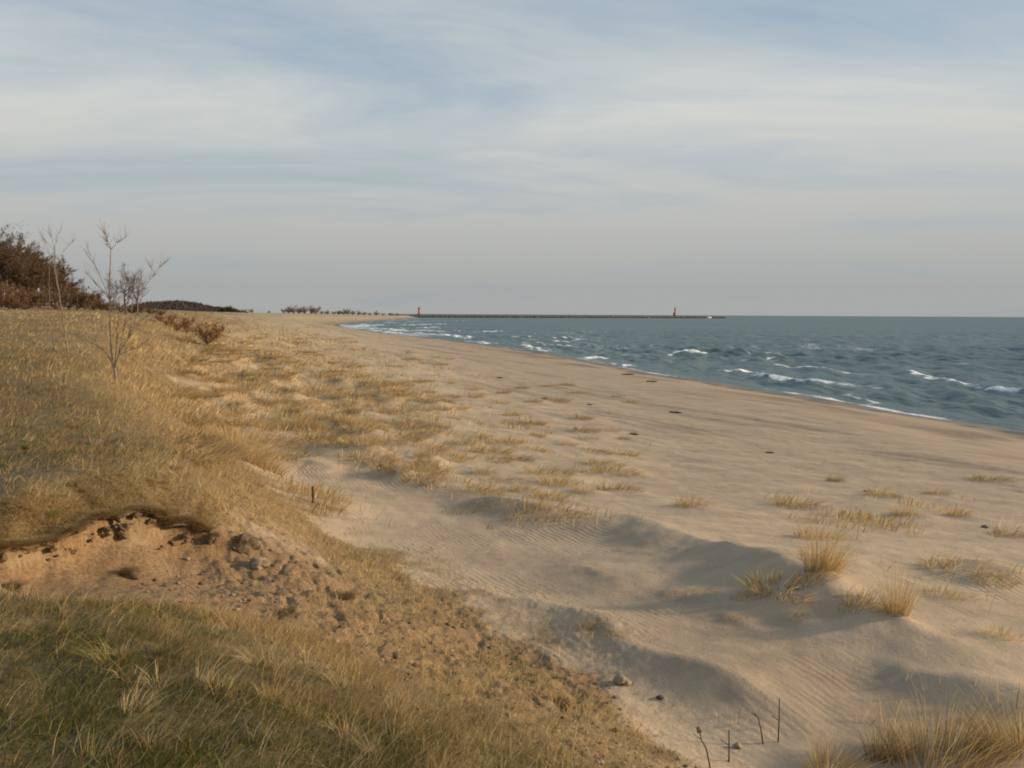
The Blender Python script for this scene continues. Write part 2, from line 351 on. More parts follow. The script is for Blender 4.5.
M_bark = plain('pale bark', (.30, .235, .165), (.17, .125, .085), 30)
M_darkbark = plain('dark bark', (.12, .085, .06), (.07, .05, .035), 6)
M_rock = plain('pale stone', (.36, .27, .18), (.20, .145, .09), 22, .9, .8)
M_wood = plain('weathered wood', (.085, .065, .048), (.045, .034, .025), 20)
M_sod = plain('root matted sod', (.21, .14, .075), (.10, .07, .04), 30, .95, .8)
M_drift = plain('driftwood', (.17, .13, .095), (.09, .068, .05), 9)
M_pier = plain('breakwater concrete', (.085, .088, .098), (.055, .058, .066), .02)
M_pierlow = plain('breakwater rubble', (.035, .034, .034), (.07, .066, .062), .4)
M_red = plain('red lighthouse paint', (.50, .028, .030), (.42, .026, .028), 1, .6, .05)
M_dark = plain('black lantern metal', (.03, .03, .03), (.02, .02, .02), 2, .5, .05)
M_white = plain('white paint', (.75, .75, .74), (.65, .65, .65), 2, .6, .05)

# ------------------------------------------------------------------ choose clumps of dune grass, then hummocks
TUFTS = []       # name, px, py, height px, width px, blades, label, lean, colour key
TU = [
 ('marram_tuft', 822, 578, 56, 36, 190, 'tall golden marram tuft on the ridge, the left one of two upright tufts', .12, 0),
 ('marram_tuft', 897, 624, 62, 24, 110, 'narrow upright marram tuft on the ridge, right of the other tall tuft', .05, 0),
 ('marram_tuft', 812, 588, 18, 50, 150, 'low brownish marram patch at the foot of the tall left ridge tuft', .6, 1),
 ('marram_tuft', 866, 612, 22, 60, 240, 'flattened brown marram between the two upright ridge tufts', .8, 1),
 ('marram_tuft', 945, 772, 74, 130, 330, 'large dense marram clump at the bottom edge, right of centre', .25, 1),
 ('marram_tuft', 1010, 762, 62, 80, 200, 'bushy marram clump in the lower right corner', -.3, 1),
 ('marram_tuft', 832, 776, 34, 60, 170, 'short rounded marram clump at the bottom edge below the slip face', .3, 0),
 ('marram_tuft', 884, 768, 40, 44, 180, 'small marram clump between the short round clump and the large one', .3, 1),
 ('marram_tuft', 750, 601, 10, 44, 130, 'flat marram drift lying in the shaded hollow', .9, 0),
 ('marram_tuft', 690, 598, 7, 56, 110, 'very low streak of marram left of the flat drift in the shaded hollow', .9, 0),
 ('marram_tuft', 734, 622, 6, 26, 40, 'tiny half buried marram wisp below the flat drift in the hollow', .9, 0),
 ('marram_tuft', 795, 620, 9, 26, 50, 'small half buried marram wisp below the tall left ridge tuft', .8, 0),
 ('marram_tuft', 992, 585, 13, 52, 150, 'low marram mound at the right edge above the dark ridge', .7, 1),
 ('marram_tuft', 948, 600, 12, 60, 130, 'low wide marram streak right of the narrow upright tuft', .7, 0),
 ('marram_tuft', 1000, 640, 14, 44, 90, 'low marram on the crest at the right edge', .6, 0),
 ('marram_tuft', 240, 462, 40, 56, 420, 'big golden marram clump at the foot of the bluff above the stake', .3, 0),
 ('marram_tuft', 262, 474, 26, 40, 260, 'curled golden marram clump touching the big clump above the stake', .7, 0),
 ('marram_tuft', 318, 500, 12, 70, 220, 'low marram around the dark wooden stake', .5, 0),
 ('marram_tuft', 545, 518, 9, 90, 300, 'long low marram drift alone on the sand right of the stake', .8, 1),
 ('marram_tuft', 475, 512, 7, 70, 150, 'thin brown marram streak left of the long low drift', .8, 1),
 ('marram_tuft', 362, 434, 14, 56, 300, 'wide marram mound in the middle of the dune field', .5, 0),
 ('marram_tuft', 300, 432, 18, 50, 300, 'marram mound with a dark lee side above the big golden clump', .5, 0),
 ('sparse_grass', 862, 606, 30, 14, 7, 'few pale straight stalks left of the narrow ridge tuft', -.15, 2),
 ('sparse_grass', 764, 588, 32, 8, 5, 'few pale stalks standing in the shaded hollow', .05, 2),
 ('sparse_grass', 724, 568, 14, 6, 3, 'two short pale stalks leaning left in the shaded hollow', -.3, 2),
 ('sparse_grass', 1000, 705, 60, 60, 26, 'long pale stalks leaning left at the right edge', -.5, 2),
 ('sparse_grass', 950, 700, 46, 70, 30, 'thin pale upright stalks on the small crest above the large clump', .05, 2),
 ('sparse_grass', 858, 726, 40, 14, 9, 'pale stalks on the slip face crest above the short round clump', -.1, 2),
 ('sparse_grass', 905, 680, 46, 12, 7, 'pale stalks below the narrow ridge tuft', .05, 2),
 ('sparse_grass', 740, 722, 12, 60, 50, 'low faint grass fringe behind the dark dead stalks', .1, 2),
 ('sparse_grass', 820, 758, 44, 14, 10, 'pale stalks rising from the short round clump', -.1, 2),
]
for t in TU:
    g = ground(t[1], min(t[2], 767) if t[2] < 766 else t[2], hum=False); s = g[1]/F
    TUFTS.append((t, g, s))
    if t[8] != 2: HUM.append((g[0]+.1*t[4]*s, g[1], .07*t[3]*s+.03*t[4]*s+.02, .6*t[4]*s))
# repeats spread over the dune field
CL = []
def candidate(px0, px1, py0, py1, k, thr=.0, minpx=12):
    got = 0; tries = 0
    while got < k and tries < k*30:
        tries += 1
        px = random.uniform(px0, px1); py = py0+(py1-py0)*random.random()**1.15
        fx = (px-130)/1.0
        v = ray(px, py)
        if v[2] > -.012: continue
        t0 = (2.4-CAMZ)/v[2]
        if t0 > 170: continue
        X, Y = v[0]*t0, t0
        at = field(np.array([X]), np.array([Y]))[1][0]
        if at[2] < random.random()*.9+thr or at[0] > .72: continue
        if any((px-c[0])**2+((py-c[1])*2.8)**2 < (minpx*(.5+.5*(py-316)/120))**2 for c in CL): continue
        CL.append((px, py)); got += 1
candidate(170, 460, 338, 470, 150)
candidate(380, 640, 385, 500, 50, -.05, 20)
candidate(640, 1024, 480, 600, 13, 0, 40)
CLG = []
for px, py in CL:
    g = ground(px, py, hum=False)
    if g[2] < .8 or g[1] > 200: continue
    hs = random.uniform(.16, .34)
    w = random.uniform(.35, .95)*(1+.006*g[1])*(.5 if g[0] > 3 else (.65 if px > 400 else .85))
    hh = random.uniform(.06, .20)*(1 if g[1] > 16 else .45)*(.35 if g[0] > 3 or px > 430 else 1)
    CLG.append((g[0], g[1], hs, w)); HUM.append((g[0]+.2, g[1], hh*(.6 if px < 330 else 1), w*random.uniform(.8, 1.4)))

# ------------------------------------------------------------------ ground sheet
def polar(rads, angs):
    rr, aa = np.meshgrid(rads, angs, indexing='ij')
    X = (rr*np.sin(aa)).ravel(); Y = (rr*np.cos(aa)).ravel()
    nr, na = len(rads), len(angs)
    i = np.arange(nr-1)[:, None]*na+np.arange(na-1)[None, :]
    Q = np.stack([i, i+na, i+na+1, i+1], -1).reshape(-1, 4)
    return X, Y, Q
def lsp(a, b, k): return np.exp(np.linspace(math.log(a), math.log(b), k, endpoint=False))
rads = np.concatenate([[.02, .6, 1.2, 1.7], lsp(2.1, 14, 430), lsp(14, 60, 300), lsp(60, 1500, 230), lsp(1500, 20000, 25), [20000]])
d2r = math.radians
angs = np.concatenate([np.linspace(-180, -46, 60, endpoint=False), np.linspace(-46, -34, 90, endpoint=False), np.linspace(-34, 33, 760, endpoint=False),
                       np.linspace(33, 45, 60, endpoint=False), np.linspace(45, 180, 60)])*PI/180
X, Y, Q = polar(rads, angs)
Z, AT, SD = Zfull(X, Y)
# face order: r outwards then angle clockwise -> flip for upward normals
Q = Q[:, ::-1]
wn = fbm(X*.25, Y*.25, 4, 101)
wet = np.where(SD < 0, 1, 1-sstep(.6, 4.2+3.2*wn, SD))
turfm = sstep(.38, .62, AT[:, 0]+.28*fbm(X*2.5, Y*2.5, 4, 111))
def face(X, Y):
    m = np.hypot(X, Y) < 20; f = np.zeros(len(X)); d, sg, al = seg_dist(X[m]+.10*fbm(X[m]*2.2, Y[m]*2.2, 3, 5), Y[m]+.16*fbm(X[m]*2+9, Y[m]*2, 3, 6), SCARP)
    f[m] = np.where(sg < 0, 1-sstep(.5, .8, d), 1-sstep(.0, .04, d)); band = (sg < 0)*(1-sstep(.10, .17, d+.04*vn(X[m]*9, Y[m]*9, 4))); f[m] *= 1-.8*band; f[m] *= sstep(.1, .4, al)*(1-sstep(5.2, 6, al)); return f
FC = face(X, Y); turfm = turfm*(1-FC)
dune = sstep(.30, .75, AT[:, 2]+.35*fbm(X*.8, Y*.8, 4, 121))*(1-turfm)*.75
U = X*WD[0]+Y*WD[1]; V_ = X*WD[1]-Y*WD[0]
st = sstep(.18, .5, fbm(U*.06, V_*.6, 4, 131))*sstep(3, 6, SD)*(1-sstep(26, 40, SD))*.55
st = np.maximum(st, sstep(-.05, .3, fbm(X*.12, Y*.12, 4, 141))*sstep(3.0, 4.5, SD)*(1-sstep(6, 11, SD+2*wn))*.9)
wl_ = Z-.03; st = np.maximum(st, sstep(.0, .03, wl_)*(1-sstep(.12, .24, wl_))*sstep(-.25, .2, fbm(X*.5, Y*.5, 3, 145))*(SD > -3)*(SD < 5)*1.0)
orange = np.maximum(sstep(.12, .6, AT[:, 4]+.12*fbm(X*2, Y*2, 3, 151)), FC)
me = np_mesh('ground', np.stack([X, Y, Z], 1), Q, smooth=True, colors={
    'mask': np.stack([turfm, AT[:, 1], orange], 1), 'mask2': np.stack([np.maximum(wet*.9, (1-sstep(6, 34, SD+7*wn))*.22), dune, st], 1)})
tag(link('ground', me, MG), kind='structure')

# ------------------------------------------------------------------ water
def water():
    rads = np.concatenate([lsp(18, 40, 60), lsp(40, 400, 430), lsp(400, 1700, 110), lsp(1700, 20000, 20), [20000]])
    angs = np.concatenate([np.linspace(-22, 31, 800, endpoint=False), np.linspace(31, 45, 80, endpoint=False), np.linspace(45, 165, 100)])*PI/180
    X, Y, Q = polar(rads, angs); Q = Q[:, ::-1]
    sd, al = shore_sd(X, Y); off = -sd; r = np.hypot(X, Y)
    h = np.zeros(len(X)); rg = random.Random(5)
    wx = X+3*vn(X*.02, Y*.02, 1); wy = Y
    for k in range(30):
        lam = 1.6*5.5**rg.random(); th = math.radians(180+rg.gauss(-15, 30)); a = .016*lam**.75*rg.uniform(.6, 1.2)
        ph = (wx*math.cos(th)+wy*math.sin(th))*2*PI/lam+rg.uniform(0, 6.3)
        fade = np.exp(-(r/(lam*90))**2)
        h += a*fade*(np.sin(ph)+.25*np.cos(2*ph))
    env = .5+.5*vn(X*.03, Y*.03, 3)
    h *= .6+.8*env
    foam = np.zeros(len(X))
    # shoaling swell following the shore
    wob = off+2.5*fbm(al*.03, off*.02, 3, 9)
    sw = np.cos(2*PI*wob/10.5); sh = np.exp(1.6*(sw-1))*1.3-.35
    amp = .27*sstep(3, 12, off)*(1-sstep(70, 170, off))*(.45+.55*np.clip(fbm(al*.04, off*.01, 2, 13)+.5, 0, 1))*np.exp(-(r/500)**2)
    h = h*sstep(.3, 7, off)*.9+amp*sh
    foam = np.maximum(foam, sstep(.80, .98, np.cos(2*PI*wob/10.5-.5))*sstep(.02, .30, fbm(al*.05, np.floor(wob/10.5)*7.3, 3, 37))*sstep(2, 6, off)*(1-sstep(38, 66, off))*(.55+.5*fbm(X*.8, Y*.8, 3, 39)))
    # breaking crests seen in the photograph
    for (x0, y0, x1, y1, w, s) in [(670,354,702,351,.9,1),(762,359,777,357,.8,.8),(730,372,752,371,.9,.9),(758,375,808,384,.8,.95),(915,373,958,383,.8,1),(958,383,1000,389,.5,.45),
            (990,389,1020,392,.6,.9),(822,398,842,398,.5,.7),(846,393,868,403,.4,.6),(576,359,596,357,1.2,1),(606,366,626,365,.9,.9),(592,361,612,363,.6,.5),(560,341,580,340,.9,.7),(642,346,662,345,.8,.5),
            (478,332,506,331,1.2,.7),(510,336,540,337,1.2,.6),(405,325,440,324,2,1),(384,329,402,331,1.5,.9),(420,328,436,327,1.5,.8),(350,327,380,325,2,1),(372,330,396,333,1.5,.9),
            (440,334,470,338,1,.8),(470,341,498,344,1,.8),(520,345,548,351,.9,.7),(1035,380,1080,386,.6,.8),(700,341,724,340,.9,.35),(860,362,900,366,.6,.35),(640,372,668,378,.5,.6),(430,321,470,320.6,3,.5)]:
        a = P(x0, y0, 0.1); b = P(x1, y1, 0.1); dx, dy = b[0]-a[0], b[1]-a[1]; L = math.hypot(dx, dy)
        cx, cy = (a[0]+b[0])/2, (a[1]+b[1])/2
        m = np.hypot(X-cx, Y-cy) < L+25
        xx, yy = X[m], Y[m]
        nzz = fbm(xx*.6, yy*.35, 4, 17)*1.3
        t = ((xx-a[0])*dx+(yy-a[1])*dy)/(L*L); e = ((xx-a[0])*-dy+(yy-a[1])*dx)/L+nzz*.9
        if dx < 0: pass
        wide = w*(1+cy/260)
        tt = np.clip(t, 0, 1); over = np.abs(t-tt)*L
        g = np.exp(-(e/wide)**2)*np.exp(-(over/(wide*1.3))**2)
        h[m] += .26*min(s, 1)*g*(1+.02*wide)*(.7+.6*nzz)
        foam[m] = np.maximum(foam[m], s*g*(.45+1.1*(fbm(xx*1.3, yy*.8, 4, 19)+.30)))
    # swash and lacework
    sw = np.exp(-((off-.5-.8*fbm(al*.12, off*0, 3, 23))/.55)**2)
    foam = np.maximum(foam, sw*(.25+.75*np.clip(fbm(al*.2, off*.1, 4, 25)+.25, 0, 1)))
    bay = sstep(190, 330, Y)*(1-sstep(25, 60, off))
    foam = np.maximum(foam, sstep(.12, .5, fbm(wob*.09, al*.02, 4, 27)+.14*bay)*(1-sstep(8, 42+60*bay, off))*(.44+.10*bay))
    foam = np.maximum(foam, sstep(.36, .5, fbm(X*.07, Y*.035, 4, 29))*sstep(30, 60, off)*.4*np.exp(-(r/700)**2))
    foam *= sstep(-.3, .2, off)
    Zw = np.where(off > -3, h, -.3)
    Zw = np.where(off < .6, np.minimum(Zw, .03), Zw)
    # drop the part of the sheet that would lie under the land
    keep = (off > -4); kq = keep[Q].any(1)
    me = np_mesh('water', np.stack([X, Y, Zw], 1), Q[kq], smooth=True, colors={'mask': np.stack([np.clip(foam, 0, 1), 1-sstep(0, 22, off), np.zeros(len(X))], 1)})
    m, nt, b = newmat('lake water')
    tc = N(nt, 'ShaderNodeTexCoord').outputs['Object']
    a1 = N(nt, 'ShaderNodeAttribute', attribute_name='mask'); s1 = N(nt, 'ShaderNodeSeparateColor'); nt.links.new(a1.outputs['Color'], s1.inputs[0])
    mp = N(nt, 'ShaderNodeMapping'); mp.inputs['Scale'].default_value = (1, .45, 1); nt.links.new(tc, mp.inputs[0])
    n1 = noise(nt, 1.6, 5, .65, mp.outputs[0]); n2 = noise(nt, .35, 4, .6, mp.outputs[0]); n3 = noise(nt, .012, 4, .6, tc)
    base = mixc(nt, ramp(nt, n3, .35, .65), (.045, .081, .083), (.074, .112, .103))
    base = mixc(nt, ramp(nt, s1.outputs[1], 0, 1, 0, .6), base, (.085, .115, .105))
    fo = ramp(nt, mth(nt, 'ADD', s1.outputs[0], mth(nt, 'MULTIPLY', mth(nt, 'SUBTRACT', n1, .5), .9)), .30, .72, 0, 1)
    fo = mth(nt, 'MULTIPLY', fo, ramp(nt, s1.outputs[0], .03, .2))
    nt.links.new(mixc(nt, fo, base, (.78, .80, .82)), b.inputs['Base Color'])
    nt.links.new(ramp(nt, fo, 0, 1, .22, .9), b.inputs['Roughness']); b.inputs['IOR'].default_value = 1.33; b.inputs['Specular IOR Level'].default_value = .3
    bp = N(nt, 'ShaderNodeBump'); bp.inputs['Strength'].default_value = 1.0; bp.inputs['Distance'].default_value = .35
    nt.links.new(mth(nt, 'ADD', mth(nt, 'MULTIPLY', n1, .45), n2), bp.inputs['Height']); nt.links.new(bp.outputs[0], b.inputs['Normal'])
    # wind-roughened lake: the mirror share of the steep little facets stays well below that of a calm sheet
    b.inputs['Specular IOR Level'].default_value = 0.0
    gl = N(nt, 'ShaderNodeBsdfGlossy'); gl.inputs['Roughness'].default_value = .25; nt.links.new(bp.outputs[0], gl.inputs['Normal'])
    gl.inputs['Color'].default_value = (.86, .95, .98, 1)
    fr = N(nt, 'ShaderNodeFresnel'); fr.inputs['IOR'].default_value = 1.33; nt.links.new(bp.outputs[0], fr.inputs['Normal'])
    fc = mth(nt, 'MULTIPLY', mth(nt, 'MINIMUM', mth(nt, 'MULTIPLY', fr.outputs[0], .55), .27), mth(nt, 'SUBTRACT', 1, fo))
    mx = N(nt, 'ShaderNodeMixShader'); nt.links.new(fc, mx.inputs[0]); nt.links.new(b.outputs[0], mx.inputs[1]); nt.links.new(gl.outputs[0], mx.inputs[2])
    nt.links.new(mx.outputs[0], nt.nodes['Material Output'].inputs['Surface'])
    tag(link('water', me, m), kind='structure')
water()

# ------------------------------------------------------------------ grass blades
STRAW = np.array([[.66, .48, .22], [.56, .40, .18], [.70, .54, .29], [.48, .33, .15], [.40, .27, .12]])
BROWN = np.array([[.36, .245, .12], [.42, .30, .14], [.28, .18, .085], [.52, .37, .17]])
PALE = np.array([[.56, .47, .32], [.48, .38, .24]])
GREEN = np.array([[.085, .105, .020], [.125, .125, .028], [.055, .072, .014], [.165, .140, .035]])
def blades(base, h, w, lean, curve, colr):
    """base (N,3), h (N), w (N), lean (N,2) horizontal tip offset as share of height, colr (N,3)"""
    n = len(base); th = R.uniform(0, PI, n); sx = np.cos(th)*w/2; sy = np.sin(th)*w/2
    def lev(t, ws, cf):
        ox = lean[:, 0]*h*(t*(1-curve)+curve*t*t); oy = lean[:, 1]*h*(t*(1-curve)+curve*t*t)
        ll = np.hypot(lean[:, 0], lean[:, 1]); zz = h*t*(1-.35*np.clip(ll, 0, 2)*t*.5)
        c = base+np.stack([ox, oy, zz], 1)
        d = np.stack([sx*ws, sy*ws, np.zeros(n)], 1)
        return (c-d, c+d) if ws > 0 else (c,)
    L = [*lev(-.03, 1, 1), *lev(.45, .8, 1), *lev(.8, .5, 1), *lev(1, 0, 1)]
    V = np.stack(L, 1).reshape(-1, 3); o = np.arange(n)[:, None]*7
    Qd = np.concatenate([o+np.array([0, 1, 3, 2]), o+np.array([2, 3, 5, 4])]); T = o+np.array([4, 5, 6])
    C = np.repeat(colr[:, None, :], 7, 1)
    return V, Qd, T, C.reshape(-1, 3)
def palette(P_, n, jit=.15):
    return np.clip(P_[R.integers(0, len(P_), n)]*(1+R.normal(0, jit, (n, 1))), .01, .8)
def blade_mesh(name, *a):
    V, Qd, T, C = blades(*a); return np_mesh(name, V, Qd, T, colors={'col': C})

def sample(n, a0, a1, r0, r1):
    a = R.uniform(a0, a1, n)*PI/180; r = np.exp(R.uniform(math.log(r0), math.log(r1), n))
    return r*np.sin(a), r*np.cos(a), r

# turf of the bluff
X, Y, r = sample(900000, -44, 24, 2.3, 75)
_, at = field(X, Y)
tm = sstep(.42, .62, at[:, 0]+.28*fbm(X*2.5, Y*2.5, 4, 111))
dens = np.maximum(tm, .42*sstep(.12, .5, at[:, 0]))*(.45+.55*sstep(-.3, .2, fbm(X*2.3, Y*2.3, 3, 201)))
edge = at[:, 0] > .25
keep = (R.random(len(X)) < np.maximum(dens*.62, .10*edge*sstep(-.1, .4, fbm(X*3.1, Y*3.1, 3, 205)))*(1-.97*face(X, Y)))
X, Y, r, at = X[keep], Y[keep], r[keep], at[keep]
Z, _, sd = Zfull(X, Y)
k = len(X); gp = at[:, 1]+.7*fbm(X*.9, Y*.9, 4, 211)+.25*fbm(X*4, Y*4, 2, 215)
isg = R.random(k) < np.clip((gp-.30)*1.4, 0, .86)*np.where(r > 9, .6, 1)*np.exp(-r/70)
clump = fbm(X*2.4, Y*2.4, 3, 221)
flat = R.random(k) < .45
h = np.where(isg, R.uniform(.015, .05, k), np.where(flat, R.uniform(.010, .028, k), R.uniform(.025, .085, k)*(1+1.0*np.clip(clump, -.6, 1))))*np.clip(.8+r/22, 1, 2.1)*np.clip(.5+at[:, 0]*.6, .4, 1)
w = np.where(isg, .0032, .0026)*np.clip(r/5.0, 1, 13)
ang = R.normal(.45, 1.15, k)+1.2*fbm(X*1.6, Y*1.6, 2, 225); ll = np.where(isg, R.uniform(.1, 1.2, k), np.where(flat, R.uniform(2, 5, k), R.uniform(.2, 1.8, k))); ang = np.where(flat, ang+R.normal(0, 1.0, k), ang)
lean = np.stack([np.cos(ang)*ll, np.sin(ang)*ll], 1)
cc = np.where(isg[:, None], palette(GREEN, k), palette(np.vstack([STRAW, BROWN]), k))
gd = np.clip(at[:, 1], 0, 1)[:, None]
cc = np.where(isg[:, None], cc, cc*(1-gd*np.array([.46, .54, .68]))*(1+.45*np.clip(clump, -1, 1))[:, None])
me = blade_mesh('bluff_grass', np.stack([X, Y, Z], 1), h, w, lean, R.uniform(.2, .9, k), cc)
tag(link('bluff_grass', me, MB), 'matted straw and green turf covering the top of the bluff', 'grass', kind='stuff')
print('turf blades', k)

# thin grass of the dune field between the clumps
X, Y, r = sample(420000, -36, 33, 5.5, 260)
z0, at = field(X, Y)
u = X*WD[0]+Y*WD[1]; v = X*WD[1]-Y*WD[0]
pn = fbm(u*.35, v*.8, 4, 231)+.35*fbm(X*2, Y*2, 2, 235)
dn = sstep(.42, 1.0, at[:, 2]*.95+1.05*pn)*(at[:, 0] < .8)*np.where(r < 14, .05, 1)*np.clip(at[:, 2]*3, 0, 1)
for hx, hy, hh, hr in HUM:
    mm = (np.abs(X-hx) < hr*3) & (np.abs(Y-hy) < hr*3)
    dx = X[mm]-hx; dy = Y[mm]-hy; uu = dx*WD[0]+dy*WD[1]; vv = dx*WD[1]-dy*WD[0]
    dn[mm] = np.maximum(dn[mm], .55*np.exp(-(uu/(hr*1.4))**2-(vv/(hr*.8))**2)*(hh > .07)*(r[mm] > 14))
keep = R.random(len(X)) < dn*.50
X, Y, r, at = X[keep], Y[keep], r[keep], at[keep]
Z, _, sd = Zfull(X, Y); ok = sd > 14; X, Y, r, at, Z = X[ok], Y[ok], r[ok], at[ok], Z[ok]
k = len(X)
h = R.uniform(.08, .27, k)*(.8+.5*at[:, 2])*np.clip(1-r/500, .5, 1); w = .0035*np.clip(r/4.2, 1, 34)
ang = R.normal(.3, .8, k); ll = R.uniform(.2, 1.3, k)
me = blade_mesh('dune_grass', np.stack([X, Y, Z], 1), h, w, np.stack([np.cos(ang)*ll, np.sin(ang)*ll], 1), R.uniform(.3, 1, k), palette(np.vstack([STRAW, STRAW, BROWN]), k))
tag(link('dune_grass', me, MB), 'golden grass spread thinly over the dune field below the bluff', 'grass', kind='stuff')
print('dune blades', k)

def tuft_mesh(name, H, Wd, nb, lean, key):
    """a clump: blades rooted in an ellipse, fanned outwards"""
    a = R.uniform(0, 2*PI, nb); q = np.sqrt(R.random(nb))
    bx = np.cos(a)*q*Wd/2; by = np.sin(a)*q*Wd*.32
    h = H*(.25+.85*R.random(nb)**1.3)*(1-.35*q); fan = (.75*q+.12)*(.55 if lean < .2 else 1)
    ang = R.normal(0, 1.2, nb)
    lx = lean+fan*np.cos(a)+R.normal(0, .13, nb); ly = fan*np.sin(a)+R.normal(0, .13, nb)
    if abs(lean) > .45: lx += R.normal(0, .35, nb); ly += R.normal(0, .35, nb)
    w = np.full(nb, .0042) if key != 2 else np.full(nb, .0045)
    pal = {0: STRAW, 1: np.vstack([BROWN, BROWN, STRAW[:2], GREEN[3:]]), 2: PALE}[key]
    return (np.stack([bx, by, np.zeros(nb)], 1), h, w, np.stack([lx, ly], 1), R.uniform(.1, .9, nb), palette(pal, nb))
for t, g, s in TUFTS:
    nm, px, py, hp, wp, nb, lab, ln, key = t
    a = tuft_mesh(nm, hp*s*1.12, wp*s, int(nb*1.9) if key != 2 else nb, ln, key)
    a = list(a); b = a[0]; zz = Zfull(b[:, 0]+g[0], b[:, 1]+g[1])[0]; b[:, 2] = zz-zz.min()
    a[2] = a[2]*max(1, g[1]/9)
    me = blade_mesh(nm, *a)
    o = link(nm, me, MB); o.location = (g[0], g[1], zz.min())
    tag(o, lab, 'grass tuft')
protos = []
for i in range(7):
    a = list(tuft_mesh('marram_clump', 1.0, 2.0, 260, random.uniform(.2, .7), 0 if i < 5 else 1)); a[2] = a[2]*7
    protos.append(blade_mesh('marram_clump', *a))
CLG.sort(key=lambda c: c[1])
for i, (x, y, hs, w) in enumerate(CLG):
    me = protos[i % 7]; o = link('marram_clump', me, MB)
    o.location = (x, y, zat(x, y)-.03); o.rotation_euler = (0, 0, random.uniform(-.4, .4)-.6)
    sx = w*1.0; o.scale = (sx, sx, hs*1.1)
    if x > 3 and y < 32:
        tag(o, 'thin golden marram clump scattered on the open sand right of the dune field', 'grass clump', 'thin marram clumps on the open sand to the right')
    elif (512+F*x/y) > 400:
        tag(o, 'low golden marram clump on the flat sand between the dune field and the open beach', 'grass clump', 'marram clumps on the flat sand at the edge of the beach')
    else:
        tag(o, 'golden marram clump on a small hummock in the dense dune field below the bluff', 'grass clump', 'marram clumps of the dense dune field')

